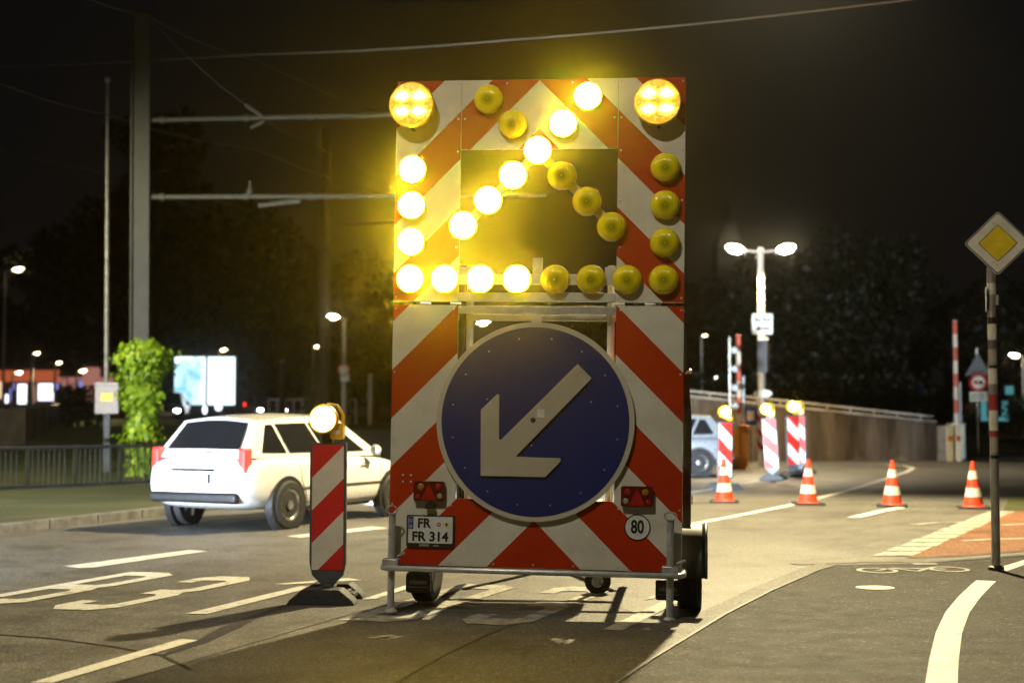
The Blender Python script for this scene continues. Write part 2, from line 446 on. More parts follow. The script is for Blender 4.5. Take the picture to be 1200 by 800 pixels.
def lane(b_pts, w, z, b):  # flat strip along points
    P = [Vector((p[0], p[1])) for p in b_pts]; L = []; Rr = []
    for i, p in enumerate(P):
        t = (P[min(i + 1, len(P) - 1)] - P[max(i - 1, 0)]).normalized(); n = Vector((-t.y, t.x))
        ww = w if not isinstance(w, (list, tuple)) else w[i]
        L.append(p + n * ww / 2); Rr.append(p - n * ww / 2)
    for i in range(len(P) - 1):
        b.add([(*L[i], z), (*Rr[i], z), (*Rr[i + 1], z), (*L[i + 1], z)], [(0, 1, 2, 3)])
    return b
# far carriageway strip and pavement, pale, beyond the lawn
grid('side_road', fr(-24, 8, 32), fr(54, 64, 10), lambda x, y: H(x, y) + .02, M['asphalt_mid'])
grid('pavement', fr(-26, 8, 34), fr(64, 78, 14), lambda x, y: H(x, y) + .10, M['concrete'])
# lawn left of the kerb
def xr(y):
    if y < 22.5: return rd((y - 17.7) / .933).x - .16
    return -4.75 - .16 + (22.5 - y) * .22
b = MB(); ys = fr(8, 54, 46); NX = 16
vs = []
for y in ys:
    xe = xr(y)
    for i in range(NX + 1):
        x = xe + (-60 - xe) * (i / NX) ** 2
        vs.append((x, y, H(x, y) + .11 + (.30 * sm((y - 27) / 9) if x < xe - .5 else 0)))
b.add(vs, [(j * (NX + 1) + i, j * (NX + 1) + i + NX + 1, j * (NX + 1) + i + NX + 2, j * (NX + 1) + i + 1)[::-1] for j in range(len(ys) - 1) for i in range(NX)])
for f in range(len(b.f)): b.f[f] = b.f[f][::-1]
structure(b.build('lawn', M['grass']))
b = MB()
for i in range(-10, 5):
    t0, t1 = i * 1.0 + .01, i * 1.0 + .99
    p0, p1 = rd(t0), rd(t1); q0, q1 = rd(t0, .16), rd(t1, .16)
    b.add([(*p0, 0), (*p1, 0), (*p1, .12), (*p0, .12), (*q0, 0), (*q1, 0), (*q1, .125), (*q0, .125)],
          [(0, 1, 2, 3)[::-1], (3, 2, 6, 7)[::-1], (4, 7, 6, 5)[::-1], (0, 3, 7, 4)[::-1], (1, 5, 6, 2)[::-1]])
structure(b.build('kerb', M['kerb'], bevel=.01))
# darker resurfaced area at the right, with its seams
edge = [G(*p) for p in ((700, 815), (760, 775), (850, 720), (905, 692), (960, 668), (980, 662))]
patch = edge + [G(1085, 660), G(1200, 652), G(1260, 648), Vector((12, 12, 0)), Vector((12, -8, 0)), Vector((-1.2, -8, 0)), Vector((-.3, 4, 0))]
structure(MB().sheet([patch], .004).build('side_path', M['asphalt_dark']))
b = MB(); lane([p + Vector((-.10, .04, 0)) for p in edge], .17, .008, b)
structure(b.build('gutter_strip', M['asphalt_mid']))
b = MB(); lane([p + Vector((.0, -.0, 0)) for p in edge], .03, .012, b)
lane([G(980, 662), G(1085, 659.5), G(1200, 651), G(1260, 647)], .07, .012, b)
lane([G(1000, 657), G(1085, 655), G(1200, 646), G(1260, 642)], .03, .008, b)
structure(b.build('asphalt_seam', M['bitumen']))
b = MB(); lane([G(930, 661), G(1010, 658), G(1085, 657.2), G(1200, 648.5), G(1260, 644.5)], .16, .006, b)
structure(b.build('flush_kerb', M['kerb']))
# red cycle path and its block edging
b = MB(); b.sheet([[G(*p) for p in ((1062, 654), (1098, 634), (1140, 614), (1182, 599), (1300, 592), (1300, 640), (1200, 645), (1130, 651))]], .005)
structure(b.build('cycle_path', M['red_path']))
b = MB()
p0, p1 = G(1046, 652), G(1176, 599)
N = 13
for i in range(N):
    a, c = p0.lerp(p1, (i + .08) / N), p0.lerp(p1, (i + .92) / N)
    wd = .42 - .002 * i; jj = rnd.uniform(-.02, .02)
    b.add([(a.x - wd / 2 + jj, a.y, .009), (a.x + wd / 2 + jj, a.y, .009), (c.x + wd / 2 + jj, c.y, .009), (c.x - wd / 2 + jj, c.y, .009)], [(0, 1, 2, 3)])
structure(b.build('block_marking', M['paint_worn']))
b = MB(); b.sheet([[G(*p) for p in ((1176, 597), (1182, 585), (1215, 578), (1300, 574), (1300, 590), (1190, 599))]], .01)
structure(b.build('verge_corner', M['grass']))
# paint on the road ------------------------------------------------
b = MB()
for P in ([(75, 663.5), (92, 665.8), (110, 665), (243, 646), (222, 644.5)],
          [(35, 800.5), (62, 800.5), (232, 750.5), (212, 749)],
          [(217, 719.5), (243, 719.5), (368, 688), (352, 687)],
          [(321, 684.5), (336, 685), (424, 680), (408, 677.5)],
          [(424, 702.5), (440, 702), (488, 687), (474, 686.5)],
          [(335, 628.5), (352, 630), (455, 619), (436, 617)]):
    b.sheet([[G(*p) for p in P]], .006)
structure(b.build('lane_dash', M['paint']))
def glyph(kind, o, u, v, b):
    T = lambda p: Vector((o.x + u.x * p[0] + v.x * p[1], o.y + u.y * p[0] + v.y * p[1], 0))
    if kind == 'B':
        loops = [[(0, 0), (.72, 0), (1, .07), (1, .42), (.9, .49), (1, .56), (1, .93), (.72, 1), (0, 1)],
                 [(.27, .13), (.65, .13), (.73, .16), (.73, .38), (.65, .42), (.27, .42)],
                 [(.27, .56), (.65, .56), (.73, .60), (.73, .84), (.65, .87), (.27, .87)]]
    elif kind == '3':
        loops = [[(0, .08), (.22, 0), (.75, 0), (1, .09), (1, .43), (.88, .5), (1, .57), (1, .90), (.75, 1), (.22, 1), (0, .93), (0, .78),
                  (.27, .78), (.27, .86), (.66, .87), (.73, .84), (.73, .60), (.62, .56), (.34, .56), (.34, .43), (.62, .43), (.73, .38), (.73, .16), (.66, .13), (.27, .13), (.27, .22), (0, .22)]]
    else:
        loops = [[(.36, 0), (.66, 0), (.66, 1), (.40, 1), (0, .82), (0, .70), (.36, .82)]]
    b.sheet([[T(p) for p in L] for L in loops], .006)
V = Vector((.84, 2.18))
b = MB()
glyph('B', Vector((-4.44, 11.37)), Vector((.52, -.14)), V, b)
glyph('3', Vector((-3.63, 11.02)), Vector((.52, -.14)), V, b)
structure(b.build('route_number_marking', M['paint']))
b = MB()
glyph('B', Vector((-1.262, 10.40)), Vector((.50, -.12)), V, b)
glyph('3', Vector((-.43, 10.26)), Vector((.50, -.14)), V, b)
glyph('1', Vector((.47, 9.99)), Vector((.44, -.12)), V, b)
structure(b.build('route_number_marking', M['paint_worn']))
b = MB()
for P in ([(428, 748), (450, 744.5), (462, 745), (440, 748.5)], [(643, 749), (665, 750.5), (655, 755)], [(752, 738), (760, 735), (763, 739)]):
    b.sheet([[G(*p) for p in P]], .006)
structure(b.build('paint_scrap', M['paint_worn']))
b = MB()
lane([G(1103, 805), G(1106, 775), G(1112, 742), G(1122, 718), (G(1136, 700)), G(1150, 686), G(1156, 681)], .17, .008, b)
lane([G(1172, 669), G(1188, 663.5), G(1205, 658), G(1250, 650)], .13, .010, b)
structure(b.build('edge_line', M['paint']))
b = MB()
lane([G(*p) for p in ((800, 616), (860, 605), (925, 592), (985, 577), (1035, 562), (1062, 553), (1070, 548.5), (1060, 545.5), (1035, 543.5))], .14, .006, b)
lane([G(*p) for p in ((775, 582), (830, 574), (880, 565), (905, 559.5))], .14, .006, b)
lane([G(*p) for p in ((1000, 606.5), (1030, 599.5), (1056, 594.5))], [.18, .18, .18], .006, b)
structure(b.build('edge_line', M['paint']))
b = MB()
lane([G(*p) for p in ((1070, 615), (1098, 612.5), (1126, 611.8))], .1, .009, b)
lane([G(*p) for p in ((1128, 634), (1165, 632), (1210, 631))], .12, .009, b)
lane([G(*p) for p in ((1172, 615.5), (1215, 613.5))], .14, .009, b)
lane([G(*p) for p in ((1070, 661.6), (1098, 661.3))], .09, .010, b)
structure(b.build('path_marking', M['paint_worn']))
# bicycle symbol on the path: two wheels and a frame, and the round white disc beside it
b = MB()
def ring(c, rx, ry, wd, z, n=40):
    for k in range(n):
        q0, q1 = 2 * math.pi * k / n, 2 * math.pi * (k + 1) / n
        b.add([(c.x + (rx + d) * math.cos(q), c.y + (ry + d * 1.0) * math.sin(q), z) for q in (q0, q1) for d in (-wd / 2, wd / 2)], [(0, 1, 3, 2)])
cA, cB = G(1028, 669), G(1112, 667.5)
ring(cA, .17, .20, .045, .010); ring(cB, .17, .20, .045, .010)
for q in ([cA, G(1045, 666.5), G(1075, 670)], [G(1045, 666.3), G(1085, 666.8)], [G(1075, 670.2), G(1088, 666.2), G(1108, 667.5)]): lane(q, .05, .010, b)
structure(b.build('bicycle_marking', M['paint_worn']))
b = MB(); c = G(1025.5, 689)
b.sheet([[(c.x + .165 * math.cos(2 * math.pi * k / 40), c.y + .14 * math.sin(2 * math.pi * k / 40)) for k in range(40)]], .009)
structure(b.build('round_marking', M['paint']))
# cracks, seams and an older patch of tarmac under the trailer
b = MB()
lane([G(*p) for p in ((190, 768), (235, 752), (270, 735), (300, 722), (345, 706), (395, 694))], [.03, .09, .13, .08, .05, .03], .003, b)
lane([G(*p) for p in ((-20, 742), (60, 748), (130, 757), (190, 768), (225, 785))], [.02, .03, .02, .035, .02], .003, b)

lane([G(*p) for p in ((455, 805), (520, 768), (570, 744), (640, 718))], .018, .003, b)
lane([G(*p) for p in ((95, 812), (300, 752), (430, 714))], .012, .003, b)
structure(b.build('asphalt_seam', M['bitumen']))
b = MB()
b.sheet([[G(*p) for p in ((440, 815), (570, 745), (700, 700), (800, 740), (718, 815))]], .002)
structure(b.build('road_patch', M['asphalt_mid']))

# ------------------------------------------------------------------ trees, hedges, ivy
def leaf_cloud(b, centres, n, size, rr, mi=0):
    """n small leaf faces spread through soft clumps (cx,cy,cz,rx,ry,rz)"""
    wts = [c[3] * c[4] * c[5] for c in centres]
    for _ in range(n):
        c = rr.choices(centres, wts)[0]
        while True:
            p = Vector((rr.uniform(-1, 1), rr.uniform(-1, 1), rr.uniform(-1, 1))); L = p.length
            if .05 < L <= 1 and rr.random() < L ** 1.5 + .1: break
        q = Vector((c[0] + p.x * c[3], c[1] + p.y * c[4], c[2] + p.z * c[5]))
        a = Vector((rr.gauss(0, 1), rr.gauss(0, 1), rr.gauss(0, .7))).normalized()
        t = a.orthogonal().normalized(); t.rotate(Matrix.Rotation(rr.uniform(0, 6.28), 3, a)); u = a.cross(t)
        s1 = size * rr.uniform(.6, 1.3); s2 = s1 * .55
        b.add([q - t * s1, q + u * s2 - t * s1 * .2, q + t * s1, q - u * s2 - t * s1 * .2], [(0, 1, 2, 3)], mi)
def make_tree(seed, h, wd, clear, n, size, shape):
    rr = random.Random(seed); root = empty('tree')
    b = MB(); th = h * .75
    b.tube([(0, 0, -.3), (.05, .03, clear * .5), (-.05, .05, clear), (.1, 0, th)], [h * .026, h * .021, h * .018, h * .006], 9)
    cs = []
    for k in range(26):
        z = clear * .9 + (h - clear) * ((k + .5) / 26) * .93
        f = shape((z - clear) / (h - clear)); ang = rr.uniform(0, 6.28); rad = wd * f * rr.uniform(.35, .95)
        c = Vector((math.cos(ang) * rad, math.sin(ang) * rad, z)); sz = wd * rr.uniform(.24, .42) * (.5 + .6 * f)
        cs.append((c.x, c.y, c.z, sz, sz, sz * rr.uniform(.6, .85)))
        if k % 2 == 0: b.tube([(0, 0, max(clear * .7, z - rad * .6)), (c.x * .5, c.y * .5, z - rad * .2), tuple(c)], [h * .010, h * .006, h * .002], 5)
    b.build('trunk', M['bark'], root)
    b = MB(); leaf_cloud(b, cs, n, size, rr); b.build('crown', M['leaf_dark'], root, smooth=False)
    return root
rnd_shape = lambda t: max(.12, math.sin(math.pi * min(1, max(0, .12 + .82 * t))) ** .7)
cone_shape = lambda t: max(.08, 1.05 - t) ** .8
protos = [make_tree(3, 13, 5.0, 2.2, 7000, .26, rnd_shape), make_tree(8, 13, 4.2, 1.6, 7000, .24, cone_shape), make_tree(21, 11, 5.2, 1.8, 7000, .26, rnd_shape)]
used = set()
def tree(kind, px, Y, h_top_py, label, wscale=1.0, rz=0):
    root = protos[kind] if kind not in used else copy_tree(protos[kind]); used.add(kind)
    base = A(px, 480, Y); top = A(px, h_top_py, Y).z; z0 = H(base.x, Y) - .1
    sc = (top - z0) / (13, 13, 11)[kind]
    root.location = (base.x, Y, z0); root.scale = (sc * wscale, sc * wscale, sc); root.rotation_euler = (0, 0, rz)
    tag(root, label, 'tree', 'dark trees behind the road')
tree(1, 188, 104, 112, 'tallest dark conical tree behind the ivy covered tram mast', 1.15)
tree(0, 95, 110, 235, 'broad dark tree left of the ivy covered mast, behind the thin flagpole', 1.0, 1.2)
tree(2, 270, 112, 240, 'dark round tree rising behind the lit billboard', 1.0, .5)
tree(0, 350, 116, 300, 'dark tree between the billboard and the single arm street lamp', 1.1, 2.4)
tree(2, 440, 108, 290, 'dark tree behind the left edge of the arrow trailer', 1.05, 3.5)
tree(2, 10, 118, 335, 'low dark tree at the far left above the lit shops', 1.0, 4.4)
tree(0, 870, 104, 300, 'dark tree behind the double armed street lamp', 1.2, .9)
tree(2, 952, 76, 290, 'dark round tree right of the double armed street lamp', 1.0, 2.0)
tree(0, 1016, 72, 262, 'tallest dark tree above the end of the concrete wall', .95, 5.1)
tree(1, 1110, 90, 335, 'low dark tree behind the tall striped barrier arm', 1.5, 2.9)
tree(2, 1196, 80, 320, 'dark tree behind the yellow diamond sign at the right edge', 1.0, 1.4)
tree(0, 690, 118, 330, 'dark tree seen through the lower gap of the arrow trailer', 1.2, 3.1)
tree(2, 770, 112, 330, 'dark tree hidden mostly behind the right half of the arrow trailer', 1.1, .2)

def hedge(name, label, x0, x1, y0, y1, z0, z1, n, size, mat, rot=0, cat='hedge'):
    rr = random.Random(len(label)); L = x1 - x0; root = empty(name, ((x0 + x1) / 2, (y0 + y1) / 2, z0), rot, label, cat)
    cs = []; k = max(3, int(L / .7))
    for i in range(k):
        for j in range(2):
            cs.append((-L / 2 + L * (i + .5) / k, rr.uniform(-.2, .2) * (y1 - y0), (z1 - z0) * (.3 + .4 * j) + rr.uniform(-.08, .08), L / k * .8, (y1 - y0) * .5, (z1 - z0) * .36))
    b = MB(); leaf_cloud(b, cs, n, size, rr); b.build('foliage', mat, root, smooth=False)
    b = MB()
    for i in range(k): b.tube([(-L / 2 + L * (i + .5) / k, 0, -.1), (-L / 2 + L * (i + .5) / k + .1, 0, (z1 - z0) * .6)], [.04, .015], 5)
    b.build('stem', M['bark'], root); return root
p = A(93, 478, 44)
hedge('hedge', 'dark clipped bush on the lawn beside the grey cabinet', p.x - .55, p.x + .55, 43.4, 44.6, A(93, 498, 44).z, A(93, 456, 44).z, 1800, .06, M['leaf_dark'])
p = A(383, 455, 66)
hedge('hedge', 'tall dense bush right of the pale railing beside the lamp post', p.x - 1.0, p.x + .95, 65, 67, .9, A(383, 432, 66).z, 2600, .09, M['leaf_mid'])
a, c = A(805, 470, 40), A(1085, 478, 56)
hedge('hedge', 'long dark hedge growing along the top of the concrete wall', a.x, c.x, 54, 57, .3, 3.0, 6500, .13, M['leaf_dark'], 0)
p = A(1190, 470, 58)
hedge('hedge', 'green bush below the street lamp at the right edge', p.x - .2, p.x + 1.8, 57, 59, .4, A(1190, 462, 58).z, 1500, .08, M['leaf_mid'])

# ------------------------------------------------------------------ tram masts, wires
MX, MY = A(166, 480, 30).x, 30.0
zt = A(166, 18, 30).z
root = empty('tram_mast', (MX, MY, 0), R(12), 'tall grey green steel tram mast with ivy round its foot', 'mast')
root.rotation_euler = (0, R(-.5), R(12))
b = MB(); b.box(-.16, .16, -.16, -.13, 0, zt); b.box(-.16, .16, .13, .16, 0, zt); b.box(-.014, .014, -.13, .13, 0, zt)
b.build('mast_post', M['mast'], root, bevel=.006)
b = MB(); b.tube([(-.21, -.1, .2), (-.21, -.1, zt - .3)], .03, 8); b.build('cable_duct', M['mast'], root)
b = MB(); b.lathe([(.18, zt), (.15, zt + .08), (.02, zt + .1)], 12); b.build('mast_cap', M['mast'], root)
p1 = A(176, 141, 30); q1 = A(640, 131, 30.5); p2 = A(176, 231, 30); q2 = A(640, 229, 30.5)
def loc_(root_, p): return root_.matrix_world.inverted() @ p
bpy.context.view_layer.update()
for (p_, q_) in ((p1, q1), (p2, q2)):
    b = MB(); pts = [loc_(root, p_.lerp(q_, t)) for t in (0, .25, .5, .75, 1)]
    b.tube(pts, .055, 10)
    for t in (.03, .24, .40, .61):
        c_ = loc_(root, p_.lerp(q_, t)); d_ = (pts[-1] - pts[0]).normalized() * .05; b.tube([c_ - d_, c_ + d_], .085, 10)
    b.build('cantilever_tube', M['tube'], root)
b = MB(); b.tube([loc_(root, A(303, 241, 30.1)), loc_(root, A(352, 235.5, 30.1))], [.05, .06], 8); b.build('registration_arm', M['tube'], root)
b = MB(); b.tube([loc_(root, A(293, 229, 30.1)), loc_(root, A(293, 212, 30.1))], [.04, .02], 8); b.ball(loc_(root, A(293, 224, 30.1)), .08, 8); b.build('insulator', M['tube'], root)
b = MB(); b.tube([loc_(root, A(288, 123, 30.1)), loc_(root, A(308, 137, 30.1))], [.05, .05], 8); b.tube([loc_(root, A(294, 150, 30.1)), loc_(root, A(310, 142, 30.1))], .04, 8); b.build('insulator', M['tube'], root)
# ivy: its own plant round the foot of the mast
iv = empty('ivy_plant', (MX, MY, 0), 0, 'bright green ivy climbing round the foot of the steel tram mast', 'ivy')
b = MB(); rr = random.Random(5); ivt = A(166, 396, 30).z
for _ in range(5200):
    z = rr.uniform(.0, 1) ** .9 * ivt; t = z / ivt
    wd = .34 + .06 * math.sin(z * 3.1) + .05 * math.sin(z * 7.3 + 1) + (.09 if t > .72 else 0) - .12 * (t < .3) - (.25 * sm((t - .9) / .1))
    ang = rr.uniform(0, 6.283); rad = wd * (rr.uniform(.62, 1.08) if rr.random() < .88 else rr.uniform(1.0, 1.45)) * (1 + .16 * math.sin(ang * 3 + z * 5))
    q = Vector((rad * math.cos(ang), rad * math.sin(ang), z + rr.uniform(-.05, .05)))
    n_ = Vector((math.cos(ang) + rr.gauss(0, .4), math.sin(ang) + rr.gauss(0, .4), rr.uniform(.0, .9))).normalized()
    t_ = (Vector((rr.gauss(0, .35), rr.gauss(0, .35), -1)) - n_ * Vector((0, 0, -1)).dot(n_)).normalized(); u_ = n_.cross(t_)
    s1 = rr.uniform(.04, .105)
    b.add([q - t_ * s1 * .7, q - t_ * s1 * .3 + u_ * s1 * .75, q + t_ * s1 * .3 + u_ * s1 * .5, q + t_ * s1, q + t_ * s1 * .3 - u_ * s1 * .5, q - t_ * s1 * .3 - u_ * s1 * .75], [(0, 1, 2, 3, 4, 5)])
b.build('foliage', M['leaf_ivy'], iv, smooth=False)
b = MB()
for k in range(9):
    a0 = k * .7; b.tube([((.2 + .02 * k % .1) * math.cos(a0 + .25 * i), (.2) * math.sin(a0 + .25 * i), ivt * .9 * i / 8 - .02) for i in range(9)], .016, 5)
b.build('stem', M['bark'], iv)
c = A(380, 480, 62)
root = empty('tram_mast', (c.x, 62, H(c.x, 62)), 0, 'dark slim tram mast far behind, between the ivy mast and the trailer', 'mast')
b = MB(); b.tube([(0, 0, 0), (0, 0, A(380, 150, 62).z - .9)], [.30, .22], 12); b.build('mast_post', M['bark'], root)
b = MB(); b.tube([(.2, 0, A(380, 262, 62).z - .9), (3.4, 0, A(380, 261, 62).z - .9)], .05, 8); b.build('cantilever_tube', M['steel_dark'], root)
def wire(label, pts, r=.018, mat='galv_white', sag=.12):
    P = [A(*p) for p in pts]; out = []
    for i in range(len(P) - 1):
        for k in range(10):
            t = k / 10; q = P[i].lerp(P[i + 1], t); q.z -= sag * 4 * t * (1 - t); out.append(q)
    out.append(P[-1]); b = MB(); b.tube(out, r, 6)
    return tag(b.build('overhead_wire', M['wire' if mat == 'pole' else mat]), label, 'wire', 'overhead tram wires')
SL = Vector((4.2, 21.5, 9.9))
wire('pale span wire rising over the arrow trailer to the top right', [(-60, 80, 40), (300, 64, 34), (600, 47, 28), (1090, -3, 21.5), (1500, -50, 16)], .011, 'pole_pale', .05)
wire('dim wire sloping from the mast top down towards the trailer', [(60, -25, 26), (170, 17, 30), (300, 70, 36), (470, 140, 46)], .02, 'pole')
wire('faint wire sloping down from the left edge across the flagpole', [(-40, 80, 28), (125, 134, 32), (300, 175, 38), (470, 232, 46)], .016, 'pole')
wire('lowest faint wire at the left edge above the far street lamp', [(-40, 160, 36), (110, 200, 44), (300, 262, 60)], .02, 'pole')
wire('thin wire running from the mast head down past the upper insulator', [(176, 22, 30), (298, 130, 31), (360, 165, 40), (470, 215, 55)], .012, 'pole')

# ------------------------------------------------------------------ street lamps
def spot(name, loc, tgt, power, color, size=R(150), blend=.6, radius=.12, parent=None):
    d = bpy.data.lights.new(name, 'SPOT'); d.energy = power; d.color = color; d.spot_size = size; d.spot_blend = blend; d.shadow_soft_size = radius
    o = bpy.data.objects.new(name, d); col.objects.link(o); o.location = loc
    o.rotation_euler = (Vector(tgt) - Vector(loc)).to_track_quat('-Z', 'Y').to_euler()
    if parent: o.parent = parent
    return o
# lamp hung from the span wire, above the frame: the key light on the road
root = empty('hanging_lamp', SL, 0, 'street lamp hung from the span wire above the road', 'street lamp')
b = MB(); b.lathe([(.03, .30), (.10, .28), (.22, .12), (.24, .0), (.22, -.02)], 20); b.build('lamp_housing', M['steel_dark'], root)
b = MB(); b.lathe([(.20, -.03), (.17, -.08), (.06, -.11)], 20); b.build('lamp_lens', M['street_far'], root)
spot('lamp_light', (0, 0, -.36), (-.06, -.20, -1), KEY_POWER, (1.0, .82, .44), R(104), .45, .22, root)
# street lamp behind the camera
def lamp_post(name, base, h, arm, label, group='street lamps with a single head', headsize=1.0, mat='street_lit', tilt=12, pole='pole_pale', r=.07):
    root = empty(name, base, 0, label, 'street lamp', group)
    b = MB(); b.tube([(0, 0, 0), (0, 0, h * .5), (0, 0, h)], [r * 1.2, r, r * .8], 12)
    b.lathe([(r * 1.9, 0), (r * 1.9, .06), (r * 1.3, .3)], 12); b.build('lamp_post', M[pole], root)
    if arm:
        b = MB(); b.tube([(0, 0, h - .03), (arm * .5, 0, h + abs(arm) * .04), (arm, 0, h + abs(arm) * .1)], r * .5, 8); b.build('lamp_arm', M[pole], root)
    s_ = headsize; sg = -1 if arm < 0 else 1
    Mh = Matrix.Translation((arm, 0, h + abs(arm) * .1)) @ Matrix.Rotation(R(-tilt) * sg, 4, 'Y')
    b = MB()
    vs = [(0, .07), (.12, .13), (.40, .15), (.58, .12), (.64, .05)]
    prof = [(x_ * sg * s_, y_ * s_) for x_, y_ in vs] + [(x_ * sg * s_, -y_ * s_) for x_, y_ in vs[::-1]]
    b.prism([prof], .0, .07 * s_, 0, Mh @ Matrix.Rotation(R(90), 4, 'X') @ Matrix.Diagonal((1, -1, 1, 1)))
    b.build('lamp_head', M[pole], root, bevel=.015 * s_)
    b = MB(); b.ball((.32 * sg * s_, 0, -.0), .26 * s_, 16, 0, (1, .48, .34))
    for i, v in enumerate(b.v): b.v[i] = tuple(Mh @ Vector(v))
    b.build('lamp_lens', M[mat], root)
    return root
root = empty('hanging_lamp', (-3.4, 3.4, 10.9), 0, 'street lamp hung over the road above the photographer', 'street lamp')
b = MB(); b.lathe([(.03, .30), (.10, .28), (.22, .12), (.24, .0), (.22, -.02)], 20); b.build('lamp_housing', M['steel_dark'], root)
b = MB(); b.lathe([(.20, -.03), (.17, -.08), (.06, -.11)], 20); b.build('lamp_lens', M['street_far'], root)
spot('lamp_light', (0, 0, -.16), (4.2, 7.0, -9.0), FRONT_POWER, (1.0, .92, .72), R(120), .5, .16, root)
root = lamp_post('street_lamp', (-12.2, 22.5, 0), 7.4, 1.2, 'unseen street lamp added on the left verge to light grass and ivy')
spot('lamp_light', (1.6, 0, 7.35), (3.2, 5.0, 0), 4800, (1.0, .90, .64), R(132), .6, .12, root)  # unseen lamp, added to brighten grass, fence and ivy
# double armed lamp at the right
LX = A(893, 480, 40).x; lh = A(893, 292, 40).z
root = empty('street_lamp', (LX, 40, 0), 0, 'double armed street lamp with two glowing heads right of the trailer', 'street lamp')
b = MB(); b.tube([(0, 0, 0), (0, 0, lh + .05)], [.12, .085], 12); b.build('lamp_post', M['pole_pale'], root)
for sg in (-1, 1):
    b = MB(); b.tube([(0, 0, lh - .08), (sg * .2, 0, lh - .06), (sg * .42, 0, lh - .03)], [.045, .04, .035], 8); b.build('lamp_arm', M['pole_pale'], root)
    Mh = Matrix.Translation((sg * .40, 0, lh - .06)) @ Matrix.Rotation(R(-11) * sg, 4, 'Y')
    b = MB(); b.prism([[(x_ * sg, y_) for x_, y_ in ((0, -.06), (.14, -.13), (.52, -.11), (.6, -.04), (.6, .04), (.52, .11), (.14, .13), (0, .06))]], .02, .09, 0, Mh @ Matrix.Rotation(R(90), 4, 'X') @ Matrix.Diagonal((1, -1, 1, 1)))
    b.build('lamp_head', M['pole_pale'], root, bevel=.012)
    b = MB(); b.ball((.33 * sg, 0, .005), .27, 16, 0, (1, .42, .48))
    for i, v in enumerate(b.v): b.v[i] = tuple(Mh @ Vector(v))
    b.build('lamp_lens', M['street_lit'], root)
for sg in (-1, 1): spot('lamp_light', (sg * .75, 0, lh - .32), (sg * 1.0, -.35, 0), 2400, SODIUM, R(132), .5, .1, root)
# things fixed to that post
def board(name, label, cat, c, wd, ht, mats, yaw=0, th=.02, shape='rect', group=None):
    root = empty(name, c, yaw, label, cat, group)
    P = rrect(-wd / 2, wd / 2, -ht / 2, ht / 2, .06 * min(wd, ht) + .01) if shape == 'rect' else shape
    b = MB(); b.prism([P], 0, th); b.build('sign_face', mats, root)
    b = MB(); b.box(-.10, .10, th, th + .05, -.03, .03); b.build('sign_clamp', M['galv'], root)
    return root
rt = board('text_sign', 'small white sign reading Bei Rot over a left arrow on the double lamp post', 'sign', (LX, 39.80, A(893, 380, 40).z), .58, .58, M['sign_white'])
text('sign_text', 'Bei Rot', .15, M['text_black'], rt, (0, -.003, .12), bold=.004)
b = MB(); b.prism([[(-.20, -.13), (-.08, -.22), (-.08, -.155), (.2, -.155), (.2, -.105), (-.08, -.105), (-.08, -.04)]], -.004, -.001); b.build('sign_arrow', M['text_black'], rt)
tl = empty('traffic_light', (LX + .02, 39.8, A(893, 418, 40).z), R(150), 'black traffic light seen from behind on the double lamp post', 'traffic light')
b = MB(); b.prism([rrect(-.15, .15, -.45, .45, .08)], -.1, .1); b.build('signal_housing', M['black'], tl, bevel=.02)
for k in (-.28, 0, .28):
    b = MB(); b.tube([(0, -.1, k), (0, -.28, k - .02)], [.12, .125], 14); b.build('signal_visor', M['black'], tl)
b = MB(); b.lathe([(.13, .1), (.16, .0), (.12, -.02)], 16, 0, Matrix.Translation((0, .02, .45))); b.build('signal_cap', M['galv'], tl)
b = MB(); b.prism([[(.25 * math.cos(q * math.pi / 16), .11 * math.sin(q * math.pi / 16)) for q in range(32)]], 0, .05)
tag(b.build('oval_sign', M['sign_white'], loc=(LX, 39.78, A(893, 461, 40).z)), 'small white oval plate low on the double lamp post', 'sign')
M['hatch_beacon'] = stripes('hatch_sheeting', diag(.36, 0, -1))
rt = empty('beacon_board', (LX - .06, 39.6, A(890, 506, 40).z), 0, 'narrow red and white hatched board at the foot of the double lamp post', 'hazard board')
b = MB(); b.prism([rrect(-.14, .14, -.50, .50, .02)], 0, .02); b.build('sign_face', M['hatch_beacon'], rt)
b = MB(); b.box(-.05, .05, .02, .2, -.03, .03); b.build('sign_clamp', M['galv'], rt)
c = A(880, 487, 39); rt = board('blue_sign', 'small blue square sign with white pictogram left of the lamp post', 'sign', (c.x, 39, c.z), .36, .5, M['sign_blue'])
b = MB(); b.prism([rrect(-.10, .10, -.12, .14, .02)], -.004, -.001); b.build('pictogram', M['sign_white'], rt)
b = MB(); b.tube([(0, .06, -1.6 + .3), (0, .06, .2)], .03, 8); b.build('sign_post', M['pole'], rt)

def far_lamp(px, py, Y, label, base_py=None, arm=0.0, mat='street_far', size=1.0, pole='pole_pale', r=.06):
    c = A(px, py, Y); gz = H(c.x, Y)
    return lamp_post('street_lamp', (c.x - arm - .3 * size * (-1 if arm < 0 else 1), Y, gz), c.z - gz, arm, label, 'street lamps with a single head', size, mat, 8, pole, r)
far_lamp(391, 373, 60, 'pale street lamp with one arm to the left, above the round sign', arm=-.15, size=1.0, mat='street_lit', r=.09)
far_lamp(566, 380, 60, 'street lamp seen through the gap above the blue disc', arm=.2, size=1.0, mat='street_lit', r=.09)
far_lamp(21, 318, 70, 'high street lamp at the far left edge in front of the trees', arm=.3, size=1.1)
lawn_lamp = far_lamp(43, 415, 46, 'dark posted street lamp standing on the lawn at the left', arm=.02, size=.42, pole='steel_dark', r=.06)
spot('lamp_light', (.15, 0, 2.2), (1.0, .3, 0), 700, SODIUM, R(116), .6, .1, lawn_lamp)
